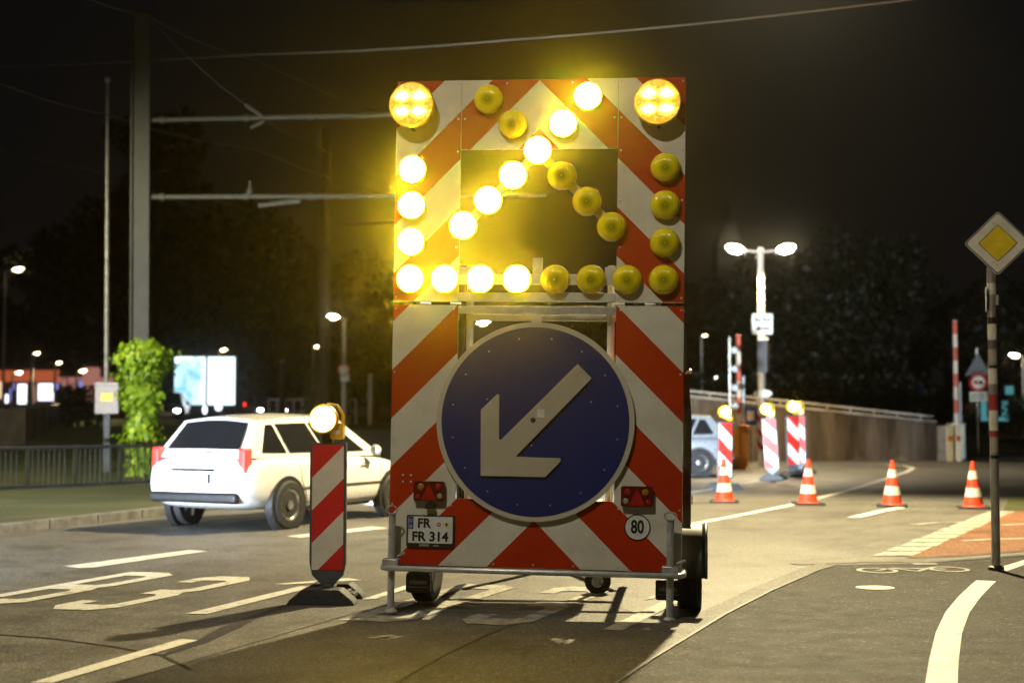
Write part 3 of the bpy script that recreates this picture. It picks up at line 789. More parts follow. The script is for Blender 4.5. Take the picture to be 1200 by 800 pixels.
far_lamp(69, 426, 70, 'small street lamp just right of the dark posted lamp on the lawn', arm=.02, size=.55)
far_lamp(22, 438, 78, 'low street lamp over the shops at the left edge', arm=.1, size=.8)
far_lamp(97, 436, 80, 'low street lamp over the shops above the dark bush', arm=.1, size=.85)
far_lamp(262, 411, 75, 'street lamp over the right half of the lit billboard', arm=.02, size=.7)
far_lamp(372, 407, 85, 'small round street lamp left of the one armed lamp post', arm=.02, size=.75)
far_lamp(826, 394, 70, 'tiny distant lamp just right of the trailer, upper one', arm=.02, size=.5)
far_lamp(840, 443, 70, 'tiny distant white lamp left of the striped barrier, lower one', arm=.02, size=.5, mat='street_white')
far_lamp(1189, 418, 60, 'street lamp beside the yellow diamond sign at the right edge', arm=-.1, size=.85, mat='street_lit', r=.07)
far_lamp(1163.5, 423, 66, 'small lamp seen just left of the stickered sign post', arm=.02, size=.5)

# round sign on the post of the one-armed lamp
c = A(403, 433, 59.6); rt = board('round_sign', 'small round red rimmed sign on the one armed lamp post', 'sign', (c.x, 59.6, c.z), .5, .5, M['sign_red'], shape=circle(0, 0, .26, 28))
b = MB(); b.prism([circle(0, 0, .19, 28)], -.004, -.001); b.build('sign_disc', M['sign_white'], rt)
c = A(404, 442, 59.6); board('white_sign', 'small white plate under the round sign on the one armed lamp post', 'sign', (c.x, 59.6, c.z), .36, .34, M['sign_white'])

# ------------------------------------------------------------------ left background: flagpole, cabinet, fence, wall, billboard, shops
c = A(125, 500, 34); rt = empty('flagpole', (c.x, 34, 0), 0, 'thin bare pole standing left of the ivy covered mast', 'pole'); rt.rotation_euler = (0, R(-.6), 0)
b = MB(); b.tube([(0, 0, 0), (0, 0, A(125, 97, 34).z)], [.07, .035], 10); b.build('pole_shaft', M['pole'], rt)
b = MB(); b.ball((0, 0, A(125, 94, 34).z), .07, 10); b.build('pole_finial', M['galv_white'], rt)
c = A(126, 467, 31); rt = empty('switch_cabinet', (c.x, 31, H(c.x, 31)), R(8), 'grey switch cabinet on a post left of the ivy', 'cabinet')
b = MB(); b.box(-.25, .25, -.13, .13, c.z - .33 , c.z + .31); b.build('cabinet_body', M['cabinet'], rt, bevel=.015)
b = MB(); b.box(-.26, .27, -.16, .15, c.z + .312, c.z + .34); b.build('cabinet_roof', M['galv_white'], rt)
b = MB(); b.box(-.12, .13, -.137, -.132, c.z - .06, c.z + .12); b.build('cabinet_label', M['sign_yellow'], rt)
b = MB(); b.box(-.06, .06, -.06, .06, -.1, c.z - .33); b.build('cabinet_post', M['steel_dark'], rt)
# railing in front of the lawn
p0, p1 = G(-90, 585), G(190, 572)
d = (p1 - p0); L = d.length; ang = math.atan2(d.y, d.x)
rt = empty('railing', p0, ang, 'grey bar railing in front of the lawn at the left', 'railing')
hz = .86; nb = 5
b = MB(); b.tube([(0, 0, hz), (L, 0, hz)], .035, 8); b.build('top_rail', M['steel_dark'], rt)
b = MB(); b.box(0, L, -.05, .05, .08, .17); b.build('bottom_rail', M['steel_dark'], rt)
for i in range(nb + 1):
    b = MB(); b.box(L * i / nb - .03, L * i / nb + .03, -.03, .03, 0, hz - .03); b.build('railing_post', M['mast'], rt)
    if i < nb:
        b = MB(); n_ = 9
        for k in range(1, int(L / nb / .11)):
            x_ = L * i / nb + k * .11; b.tube([(x_, 0, .17), (x_, 0, hz - .03)], .011, 5)
        b.build('bar_panel', M['mast'], rt)
# low wall behind the lawn
pts = [A(-40, 482, 37), A(30, 478, 40), A(78, 473, 46), A(140, 472, 52)]
b = MB()
for i in range(3):
    a_, c_ = pts[i], pts[i + 1]
    n_ = Vector((-(c_ - a_).y, (c_ - a_).x, 0)).normalized() * .3
    for k, (zb_, z_) in enumerate(((-.1, -.12), (-.12, 0))):
        pass
    b.add([(a_.x, a_.y, .2), (c_.x, c_.y, .2), (c_.x, c_.y, c_.z), (a_.x, a_.y, a_.z), (a_.x + n_.x, a_.y + n_.y, .2), (c_.x + n_.x, c_.y + n_.y, .2), (c_.x + n_.x, c_.y + n_.y, c_.z), (a_.x + n_.x, a_.y + n_.y, a_.z)],
          [(0, 1, 2, 3), (3, 2, 6, 7), (4, 7, 6, 5), (0, 3, 7, 4), (1, 5, 6, 2)])
rt = b.build('low_wall', M['concrete'], smooth=False); tag(rt, 'low concrete wall curving behind the lawn at the far left', 'wall')
# billboard
c = A(240, 447, 72); zb_, zt_ = A(240, 474, 72).z, A(240, 418, 72).z
rt = empty('billboard', (c.x, 72, (zb_ + zt_) / 2), R(6), 'large lit billboard with a pale poster right of the ivy', 'billboard')
W_, H_ = 1.5, (zt_ - zb_) / 2
b = MB(); b.box(-W_ - .06, W_ + .06, .02, .25, -H_ - .06, H_ + .06); b.build('billboard_frame', M['steel_dark'], rt)
b = MB(); b.box(-W_, W_, -.01, .015, -H_, H_); b.build('poster', M['poster'], rt)
for sg in (-1.1, 1.1):
    b = MB(); b.box(sg - .07, sg + .07, .05, .2, -zt_ + .5 - H_, -H_ - .06); b.build('billboard_leg', M['steel_dark'], rt)
c = A(242, 447, 70); rt = empty('sign_post', (c.x, 70, .8), 0, 'dark slim post standing in front of the lit billboard', 'post')
b = MB(); b.tube([(0, 0, 0), (0, 0, A(242, 412, 70).z - .8)], .06, 8); b.build('post_shaft', M['steel_dark'], rt)
b = MB(); b.lathe([(.15, 0), (.15, .05), (.07, .08)], 10); b.build('post_foot', M['steel_dark'], rt)
# white glowing ground lights in front of the billboard
for px, py, lab in ((256, 477, 'round white glowing path light right of the billboard post'), (240, 480, 'narrow white glowing path light at the foot of the billboard')):
    c = A(px, py, 66); rt = empty('path_light', (c.x, 66, .9), 0, lab, 'path light', 'low path lights before the billboard')
    b = MB(); b.tube([(0, 0, 0), (0, 0, c.z - .9 - .1)], .05, 8); b.build('light_stem', M['steel_dark'], rt)
    b = MB(); b.ball((0, 0, c.z - .9), .17 if px > 250 else .11, 12, 0, (1, 1, 1 if px > 250 else 2)); b.build('light_globe', M['win_white'], rt)
# shops: lit low buildings
YB = 88
x0, x1 = A(-60, 450, YB).x, A(64, 450, YB).x
zg = H(-30, 88)
rt = empty('shop_building', (0, YB, 0), 0, 'low shop building with lit windows and a red fascia at the far left', 'building')
b = MB(); b.box(x0, x1, 0, 6, .3, A(0, 436, YB).z); b.build('wall', M['wall_dark'], rt)
b = MB(); b.box(x0, x1 + .3, -.5, -.002, A(0, 447, YB).z, A(0, 434, YB).z); b.build('fascia', M['fascia'], rt)
b = MB(); b.box(x0 - .2, x1 + .4, -.6, 6.3, A(0, 433.5, YB).z, A(0, 430, YB).z); b.build('roof', M['steel_dark'], rt)
def winb(a, c_, t_, bt, m, nm='window', yy=-.05):
    P0, P1 = A(a, bt, YB), A(c_, t_, YB)
    fr_ = MB(); fr_.box(P0.x - .06, P1.x + .06, yy + .02, .02, P0.z - .06, P1.z + .06); f_ = fr_.build('window', M['steel_dark'], rt)
    b_ = MB(); b_.box(P0.x, P1.x, yy - .01, yy + .015, P0.z, P1.z); b_.build('pane', M[m], f_)
for q in ((-6, 5, 437, 467, 'win_warm'), (6.5, 10, 462, 472, 'win_white'), (14, 17.5, 449, 457, 'win_blue'), (21, 31.5, 450, 473, 'win_white'), (11.5, 13.5, 455, 470, 'win_blue'), (45, 62, 449.5, 469, 'win_white'), (35, 42, 452, 472, 'win_pink')): winb(*q)
x0b, x1b = A(66, 450, YB).x, A(150, 450, YB).x
rt = empty('shop_building', (0, YB, 0), 0, 'pinkish lit building with small windows above the dark bush', 'building')
b = MB(); b.box(x0b, x1b, .4, 6, .3, A(0, 441, YB).z); b.build('wall', M['wall_dark'], rt)
b = MB(); b.box(x0b, x1b - 1, -.2, .395, A(0, 450, YB).z, A(0, 442, YB).z); b.build('fascia', M['win_pink'], rt)  # this fascia glows too, in place of lamplight falling on it
b = MB(); b.box(x0b - .2, x1b + .2, -.3, 6.2, A(0, 440.5, YB).z, A(0, 437, YB).z); b.build('roof', M['steel_dark'], rt)
for q in ((66.5, 70, 449.5, 456, 'win_blue'), (62.5, 66, 459, 470, 'win_white'), (74, 80, 444, 452, 'win_pink'), (84, 90, 451, 457, 'win_pink'), (94, 98, 446, 453, 'win_blue'), (103, 107, 449, 456, 'win_pink'), (110, 114, 447, 453, 'win_pink')): winb(*q, yy=-.28)
# red kiosk lights
rt = empty('advert_column', (A(107, 436, 84).x, 84, .9), 0, 'red lit advertising column left of the thin pole', 'advert')
b = MB(); b.lathe([(.5, 0), (.5, 3.0), (.55, 3.05), (.45, 3.3)], 16); b.build('column_body', M['win_pink'], rt)
b = MB(); b.lathe([(.6, 3.3), (.6, 3.4), (.05, 3.7)], 16); b.build('column_cap', M['steel_dark'], rt)
# pale pedestrian railings far behind the beacon
def ped_rail(px0, px1, pyt, pyb, Y, n_, lab):
    a_, c_ = A(px0, pyt, Y), A(px1, pyt, Y); gz = H(a_.x, Y) + .1; rt = empty('pedestrian_railing', (a_.x, Y, gz), 0, lab, 'railing', 'pale railings on the far pavement')
    L_ = c_.x - a_.x; h_ = a_.z - gz
    b = MB(); b.tube([(0, 0, h_), (L_, 0, h_)], .06, 8); b.build('top_rail', M['pole_pale'], rt)
    b = MB(); b.tube([(0, 0, h_ * .5), (L_, 0, h_ * .5)], .03, 8); b.build('middle_rail', M['pole_pale'], rt)
    for k in range(n_ + 1):
        b = MB(); b.tube([(L_ * k / n_, 0, 0), (L_ * k / n_, 0, h_)], .05, 8); b.build('railing_post', M['pole_pale'], rt)
ped_rail(315, 364, 468, 490, 68, 5, 'pale railing left of the yellow warning lamp')
ped_rail(402, 417, 468, 486, 68, 2, 'short pale railing right of the yellow warning lamp')
for px, py, lab in ((331, 424, 'brown wooden post behind the pale railing'), (434, 440, 'pale post nearest the left edge of the arrow trailer')):
    c = A(px, py, 67); gz = H(c.x, 67); rt = empty('wooden_post', (c.x, 67, gz), 0, lab, 'post')
    b = MB(); b.tube([(0, 0, 0), (0, 0, c.z - gz)], [.13, .11], 9); b.build('post_shaft', M['pole_pale'] if px > 400 else M['bark'], rt)
    b = MB(); b.lathe([(.14, c.z - gz), (.10, c.z - gz + .08), (.02, c.z - gz + .1)], 9); b.build('post_cap', M['pole_pale'], rt)

# ------------------------------------------------------------------ right background: wall, barriers, signs, kiosk, church
wp = []
for k in range(13):
    t = k / 12; wp.append((760 + 337 * t, 457 + 35 * t, 0, 46.5 - 6.2 * t + 5.0 * t * t))
pts = [(A(px, t_, Y), Y) for px, t_, b_, Y in wp]
b = MB(); cp = MB(); rl = MB()
for i in range(12):
    a_, c_ = pts[i][0], pts[i + 1][0]; n_ = Vector((-(c_ - a_).y, (c_ - a_).x, 0)).normalized() * .35
    def pr(bb, off0, off1, z0a, z0c, z1a, z1c):
        o0, o1 = n_ * off0, n_ * off1
        bb.add([(a_.x + o0.x, a_.y + o0.y, z0a), (c_.x + o0.x, c_.y + o0.y, z0c), (c_.x + o0.x, c_.y + o0.y, z1c), (a_.x + o0.x, a_.y + o0.y, z1a),
                (a_.x + o1.x, a_.y + o1.y, z0a), (c_.x + o1.x, c_.y + o1.y, z0c), (c_.x + o1.x, c_.y + o1.y, z1c), (a_.x + o1.x, a_.y + o1.y, z1a)],
               [(0, 1, 2, 3), (3, 2, 6, 7), (4, 7, 6, 5), (0, 3, 7, 4), (1, 5, 6, 2), (0, 4, 5, 1)])
    pr(b, 0, 1, -.2, -.2, a_.z - .10, c_.z - .10)
    pr(cp, -.12, 1.12, a_.z - .098, c_.z - .098, a_.z - .01, c_.z - .01)
    for k in range(1):
        q = a_.lerp(c_, .5) + n_ * .5; rl.tube([(q.x, q.y, q.z - .01), (q.x, q.y, q.z + .10)], .02, 6)
    rl.tube([(a_.x + n_.x * .5, a_.y + n_.y * .5, a_.z + .11), (c_.x + n_.x * .5, c_.y + n_.y * .5, c_.z + .11)], .035, 8)
rt = empty('retaining_wall', (0, 0, 0), 0, 'long stained concrete wall behind the curve of the road', 'wall')
b.build('wall', M['stained'], rt, smooth=False); cp.build('wall_coping', M['concrete'], rt, smooth=False); rl.build('wall_rail', M['pole_pale'], rt)
# wall end pier
e = pts[-1][0]; b = MB(); b.box(e.x + .02, e.x + .42, 45.1, 45.7, -.1, e.z - .18)
tag(b.build('wall_pier', M['concrete'], bevel=.02), 'short concrete pier at the right end of the long wall', 'pier')

M['barrier'] = stripes('barrier_bands', bands(.85, .2), white=(.60, .50, .40), red=(.46, .10, .06))
def barrier(px, pyt, pyb, Y, lab, box):
    c = A(px, pyt, Y); rt = empty('barrier_gate', (c.x, Y, 0), 0, lab, 'barrier', 'raised level crossing barriers')
    b = MB(); b.box(-.065, .065, -.04, .04, 1.0, c.z); b.build('barrier_arm', M['barrier'], rt, bevel=.02)
    b = MB(); b.box(-.22, .22, -.2, .2, 0, 1.12); b.box(-.26, .26, -.24, .24, 1.12, 1.18); b.build('barrier_housing', box, rt, bevel=.02)
    b = MB(); b.box(.10, .16, -.03, .03, 1.2, 2.5); b.build('counterweight', M['galv'], rt)
    return rt
barrier(865, 392, 548, 38.5, 'raised red and white barrier arm on an orange box beside the double lamp', M['orange_box'])
barrier(1119, 375, 535, 46, 'raised red and white barrier arm at the end of the wall', M['sign_white'])
c = A(855, 395, 38); rt = empty('ladder_post', (c.x, 38, 0), 0, 'thin grey lattice post left of the striped barrier arm', 'post')
b = MB(); b.tube([(0, 0, 0), (0, 0, c.z)], .035, 8); b.build('post_shaft', M['pole'], rt)
for k in range(5):
    b = MB(); b.lathe([(.09, -.05), (.09, .05)], 12, 0, Matrix.Translation((.12, -.02, c.z - .35 - .5 * k)) @ AXY); b.tube([(0, 0, c.z - .35 - .5 * k), (.12, 0, c.z - .35 - .5 * k)], .025, 6); b.build('post_bracket', M['galv'], rt)
for px, w_, lab in ((1113, .2, 'white guide post with orange band left of the far barrier'), (1122.5, .16, 'white guide post with red patch right of the far barrier')):
    c = A(px, 496, 44.3); rt = empty('guide_post', (c.x, 44.3, 0), 0, lab, 'guide post')
    b = MB(); b.prism([[(-w_ / 2, 0), (w_ / 2, 0), (w_ / 2, c.z - .08), (0, c.z), (-w_ / 2, c.z - .06)]], -.05, .05); b.build('post_body', M['sign_white'], rt, bevel=.02)
    b = MB(); b.box(-w_ / 2 + .02, w_ / 2 - .02, -.056, -.052, c.z - .55, c.z - .38); b.build('reflector', M['orange_box'] if px < 1115 else M['sign_red'], rt)
# sign post with triangle back, round sign and plate
c = A(1145, 430, 50); gz = H(c.x, 50)
rt = empty('sign_post', (c.x, 50, gz), 0, 'grey sign post carrying a triangle, a round sign and a plate', 'post')
b = MB(); b.tube([(0, 0, 0), (0, 0, A(1145, 408, 50).z - gz)], .035, 8); b.build('post_shaft', M['pole'], rt)
b = MB(); b.lathe([(.09, 0), (.09, .05), (.04, .08)], 10); b.build('post_foot', M['steel_dark'], rt)
board('triangle_sign', 'grey back of a triangular sign above the round red sign', 'sign', (c.x, 49.9, A(1145, 431, 50).z), .9, .8, M['sign_grey'], shape=[(-.46, -.27), (.46, -.27), (.0, .52)])
rt = board('round_sign', 'round red rimmed sign with red and black cars on the right sign post', 'sign', (c.x, 49.88, A(1145, 448, 50).z), .6, .6, M['sign_red'], shape=circle(0, 0, .32, 36))
b = MB(); b.prism([circle(0, 0, .225, 32)], -.004, -.001); b.build('sign_disc', M['sign_white'], rt)
for sx_, m_ in ((-.085, 'sign_red'), (.09, 'text_black')):
    b = MB(); b.prism([[(sx_ - .075, -.06), (sx_ + .075, -.06), (sx_ + .075, 0), (sx_ + .045, .07), (sx_ - .045, .07), (sx_ - .075, 0)]], -.008, -.005); b.build('pictogram', M[m_], rt)
rt = board('plate_sign', 'white rectangular plate under the round red sign', 'sign', (c.x, 49.9, A(1145, 464.5, 50).z), .62, .34, M['sign_white'])
b = MB()
for zz in (-.07, .05):
    for k in range(6): b.box(-.24 + k * .085, -.24 + k * .085 + .06, -.004, -.001, zz - .025, zz + .03)
b.build('plate_print', M['text_black'], rt)
# turquoise lit shelter
c0, c1 = A(1150, 470, 78), A(1181, 493, 78)
rt = empty('lit_shelter', ((c0.x + c1.x) / 2, 78, .4), 0, 'turquoise lit shelter behind the stickered sign post', 'shelter')
w_ = (c1.x - c0.x) / 2; zb_ = c1.z - .4; zt_ = c0.z - .4
b = MB(); b.box(-w_, w_, -.1, .1, zb_, zb_ + .2); b.build('shelter_base', M['cyan_lit'], rt)
for sg in (-1, 1):
    b = MB(); b.box(sg * (w_ - .13) - .13, sg * (w_ - .13) + .13, -.1, .1, zb_ + .2, zt_); b.build('shelter_panel', M['cyan_lit'], rt)
b = MB(); b.box(-w_ - .1, w_ + .1, -.4, 1, zt_, zt_ + .08); b.build('roof', M['steel_dark'], rt)
b = MB(); b.box(-w_, -w_ + .08, -.1, .1, 0, zb_); b.box(w_ - .08, w_, -.1, .1, 0, zb_); b.build('shelter_leg', M['steel_dark'], rt)
c = A(1183, 457, 76); rt = board('lit_sign', 'small glowing turquoise sign left of the street lamp at the right edge', 'sign', (c.x, 76, c.z), .44, .44, M['cyan_lit'])
b = MB(); b.tube([(0, .1, -c.z + .4), (0, .1, .2)], .04, 8); b.build('sign_post', M['steel_dark'], rt)
c = A(1079, 462, 60); rt = board('blue_sign', 'narrow blue sign tilted above the wall end by the hedge', 'sign', (c.x, 60, c.z), .26, 1.0, M['sign_blue'])
b = MB(); b.tube([(0, .05, -c.z + .4), (0, .05, .4)], .035, 8); b.build('sign_post', M['pole'], rt)
# grass verge beyond the cones on the right, sloping path
b = MB(); nx = 12
xs_ = fr(14.2, 40, nx); ys_ = fr(44.5, 75, 30)
b.add([(x_, y_, H(x_, y_) + .05) for y_ in ys_ for x_ in xs_], [(j * (nx + 1) + i, j * (nx + 1) + i + 1, (j + 1) * (nx + 1) + i + 1, (j + 1) * (nx + 1) + i) for j in range(30) for i in range(nx)])
structure(b.build('grass_verge', M['grass']))
b = MB(); lane([(18.5, 75), (18.3, 62), (20.5, 55), (25, 50)], [1.4, 1.6, 1.8, 2.2], .52, b)
structure(b.build('footpath', M['concrete']))
# church tower, a dim silhouette
c = A(855, 480, 240); rt = empty('church_tower', (c.x, 240, 0), 0, 'dim church tower with a pointed spire far behind the double lamp', 'church')
zs = A(855, 292, 240).z; zt_ = A(855, 232, 240).z
b = MB(); b.box(-2.3, 2.3, -2.3, 2.3, 0, zs); b.build('tower', M['black'], rt, smooth=False)
b = MB(); b.lathe([(2.9, zs), (1.7, zs + (zt_ - zs) * .35), (.03, zt_)], 8); b.build('spire', M['black'], rt, smooth=False)
for sg in (-1, 1):
    b = MB(); b.prism([[(sg * 1 - .5, zs - 5), (sg * 1 + .5, zs - 5), (sg * 1 + .5, zs - 2.4), (sg * 1, zs - 1.7), (sg * 1 - .5, zs - 2.4)]], -2.34, -2.305); b.build('window', M['black'], rt)

# ------------------------------------------------------------------ cones
M['cone_stripe'] = M['cone_red']
proto = empty('traffic_cone')
b = MB(); b.prism([rrect(-.25, .25, -.25, .25, .06)], 0, .04, 0, Matrix.Rotation(R(90), 4, 'X') @ Matrix.Diagonal((1, 1, 1, 1))); 
b.v = [(x_, y_, abs(z_)) for x_, y_, z_ in b.v]; b.build('base_plate', M['recycled'], proto, bevel=.008)
def cr_(z_): return .165 - (.165 - .028) * (z_ - .04) / .71
b = MB(); b.lathe([(.185, .04), (.175, .055), (cr_(.06), .06), (cr_(.40), .40), (cr_(.748), .748), (.015, .75)], 28); body = b.build('cone_body', M['cone_red'], proto)
for z0, z1 in ((.19, .33), (.47, .60)):
    b = MB(); b.lathe([(cr_(z0) - .004, z0), (cr_(z0) + .004, z0), (cr_(z1) + .004, z1), (cr_(z1) - .004, z1)], 28); b.build('reflective_band', M['white'], body)
for i, (px, py, lab) in enumerate(((849, 588.5, 'red and white traffic cone nearest the trailer wheel, before the lit beacon'),
                                   (947, 591, 'red and white traffic cone second from the trailer, below the pair of beacons'),
                                   (1045.5, 593, 'red and white traffic cone standing on the end of a white road line'),
                                   (1141, 595.5, 'red and white traffic cone beside the red cycle path and diamond sign'))):
    o = proto if i == 0 else copy_tree(proto)
    o.location = G(px, py); o.rotation_euler = (R(rnd.uniform(-1, 1)), R(rnd.uniform(-1, 1)), rnd.uniform(-.3, .3)); o.scale = (.96, .96, .99)
    tag(o, lab, 'traffic cone', 'red and white traffic cones on the road')

# ------------------------------------------------------------------ beacon boards with yellow warning lamps
M['beacon'] = stripes('beacon_sheeting', diag(.525, 1.245 + .128, 1), red=(.60, .028, .028), white=(.72, .70, .62))
M['beacon_back'] = stripes('beacon_sheeting_right', diag(.525, 1.245 + .128, -1), red=(.60, .03, .02), white=(.74, .73, .70))
def make_beacon(sheet):
    rt = empty('warning_beacon')
    P = [(-.125, .20), (-.02, .10), (.02, .10), (.125, .20), (.135, .24), (.148, .30), (.148, 1.262), (-.148, 1.262), (-.148, .30), (-.135, .24)]
    b = MB(); b.prism([P], -.02, .025); b.build('board_frame', M['frame_grey'], rt, bevel=.006)
    b = MB(); b.prism([rect(-.128, .128, .245, 1.245)], -.026, -.0215); b.build('board_sheeting', M[sheet], rt)
    b = MB(); b.box(-.03, .03, -.02, .02, .05, .13); b.build('board_stem', M['galv'], rt)
    # foot: recycled plastic block with handles and sloped ends
    b = MB()
    for y0, y1 in ((-.30, -.10), (.10, .30)):
        b.prism([[(-.27, 0), (.27, 0), (.25, .035), (.15, .12), (-.15, .12), (-.25, .035)]], y0, y1)
    b.box(-.18, .18, -.0995, .0995, .0, .085); b.box(-.06, .06, -.095, .095, .086, .12)
    for sg in (-1, 1): b.box(sg * .20 - .03, sg * .20 + .03, -.09, .09, .03, .07)
    b.build('base_foot', M['recycled'], rt, bevel=.008)
    # lamp
    L_ = empty('warning_lamp', (0, 0, 0)); L_.parent = rt; del_ = None
    return rt, L_
def beacon_lamp(rt, side=1):
    cz = 1.455; cx = -.03 * side
    b = MB(); b.prism([[(cx - .02, 1.262), (cx + .06, 1.262), (cx + .07, 1.38), (cx - .02, 1.38)]], -.02, .03); b.build('lamp_bracket', M['black'], rt)
    b = MB(); b.lathe([(.112, .03), (.122, .0), (.118, -.04), (.05, -.06)], 28, 0, Matrix.Translation((cx, -.06, cz)) @ AXY)
    b.prism([rrect(cx + (.05 if side > 0 else -.155), cx + (.155 if side > 0 else -.05), 1.29, 1.42, .02)], -.05, .05)
    h_ = b.build('lamp_housing', M['yellow_plastic'], rt)
    q = [(cx + side * .02, -.01, cz + .118), (cx + side * .10, -.01, cz + .105), (cx + side * .15, -.01, cz + .03), (cx + side * .148, -.01, 1.40)]
    b = MB(); b.tube(q, [.014, .016, .014, .014], 8); b.build('handle', M['yellow_plastic'], h_)
    b = MB(); b.box(cx + side * .10 - .03, cx + side * .10 + .03, -.054, -.051, 1.33, 1.365); b.build('lamp_sticker', M['sign_white'], h_)
    b = MB(); b.lathe([(.104, .030), (.095, .044), (.07, .058), (.03, .066), (.002, .068)], 28, 0, Matrix.Translation((cx, -.06, cz)) @ AXY); b.build('lamp_lens', M['beacon_lit'], h_)
    b = MB(); b.lathe([(.112, .031), (.1125, .04), (.105, .044), (.1045, .031)], 28, 0, Matrix.Translation((cx, -.06, cz)) @ AXY, False); b.build('lens_rim', M['beacon_rim'], h_)
protoB, e_ = make_beacon('beacon'); bpy.data.objects.remove(e_); beacon_lamp(protoB)
protoC, e_ = make_beacon('beacon_back'); bpy.data.objects.remove(e_); beacon_lamp(protoC, 1)
cB = G(384, 703)
for o, px, py, rz, ry, sc, lab, loc in (
        (protoB, 0, 0, R(-4), 0, 1.0, 'red and white beacon board with lit yellow lamp left of the trailer', cB),
        (protoC, 849, 573, R(14), R(1), 1.05, 'glaring beacon board with yellow lamp behind the nearest cone', None),
        (None, 906, 562, R(-18), R(-3.5), 1.1, 'tilted beacon board with yellow lamp below the double lamp post', None),
        (None, 930, 558, R(18), R(-1), 1.14, 'beacon board with yellow lamp, left one of the close pair before the wall', None),
        (None, 938, 555, R(-30), R(-1), 1.14, 'beacon board with yellow lamp, right one of the close pair before the wall', None)):
    if o is None: o = copy_tree(protoC)
    o.location = loc if loc is not None else G(px, py); o.rotation_euler = (0, ry, rz); o.scale = (sc, sc, sc)
    tag(o, lab, 'beacon', 'red and white beacon boards with yellow lamps')

# ------------------------------------------------------------------ yellow diamond priority sign on its stickered post
c = G(1167.5, 668); zc = A(1168, 286, c.y).z; D = .312
rt = empty('priority_sign', c, R(-16), 'yellow and white diamond priority sign on a stickered post', 'road sign')
b = MB(); b.tube([(0, 0, 0), (0, 0, zc + .15)], .041, 16); post = b.build('sign_post', M['pole'], rt)
b = MB(); b.lathe([(.075, 0), (.075, .035), (.045, .05)], 16); b.build('post_foot', M['steel_dark'], rt)
def diam(d, r=.0): 
    return [(x_ * .7071 - z_ * .7071, x_ * .7071 + z_ * .7071) for x_, z_ in rrect(-d * .7071, d * .7071, -d * .7071, d * .7071, max(.002, r))]
Ms = Matrix.Translation((.062, -.06, zc)) @ Matrix.Rotation(R(1.0), 4, 'Y')
b = MB(); b.prism([diam(D, .03)], 0, .018, 0, Ms); f_ = b.build('sign_plate', M['galv_white'], rt)
b = MB(); b.prism([diam(D * .97, .028)], -.003, -.001, 0, Ms); b.build('black_border', M['text_black'], f_)
b = MB(); b.prism([diam(D * .93, .026)], -.006, -.004, 0, Ms); b.build('white_field', M['sign_white'], f_)
b = MB(); b.prism([diam(D * .58, .01)], -.009, -.007, 0, Ms); b.build('black_border', M['text_black'], f_)
b = MB(); b.prism([diam(D * .555, .01)], -.012, -.010, 0, Ms); b.build('yellow_field', M['sign_yellow'], f_)
b = MB()
for x_, z_ in ((-.04, .185), (.04, .185), (-.04, -.185), (.04, -.185)): b.ball(Ms @ Vector((x_, -.007, z_)), .007, 8)
b.build('screw_head', M['galv'], f_)
b = MB()
for z_ in (zc - .17, zc + .13): b.box(-.06, .06, -.042, .05, z_ - .02, z_ + .02)
b.build('sign_clamp', M['galv'], rt)
pz = lambda py: A(1168, py, c.y).z
for t_, b_, m_ in ((332, 345, 'sign_white'), (372, 379, 'text_black'), (380, 398, 'sign_white'), (399, 409, 'sign_grey'), (410, 426, 'pole_pale'), (428, 431, 'text_black'), (432, 450, 'sign_white'), (462, 480, 'brick_red'),
                   (481, 504, 'sign_white'), (505, 511, 'brick_red'), (513, 530, 'pole_pale'), (533, 537, 'text_black')):
    b = MB(); z0, z1 = pz(b_), pz(t_); a0 = rnd.uniform(-.5, .4)
    vs = []; nn = 12; span = 3.6 if m_ in ('brick_red', 'sign_white') else 2.0
    for k in range(nn + 1):
        q = -math.pi / 2 + a0 - span / 2 + span * k / nn
        for z_ in (z0, z1): vs.append((.0425 * math.cos(q), .0425 * math.sin(q), z_))
    b.add(vs, [(2 * k, 2 * k + 2, 2 * k + 3, 2 * k + 1) for k in range(nn)]); b.build('sticker', M[m_], post)
# small sign turned edge-on, clamped to the post
b = MB(); b.box(-.055, -.048, -.10, .05, pz(365), pz(337)); b.box(-.047, .055, -.02, .02, pz(356), pz(347)); b.box(.035, .06, -.05, .05, pz(357), pz(346))
b.build('side_plate', M['galv'], rt)

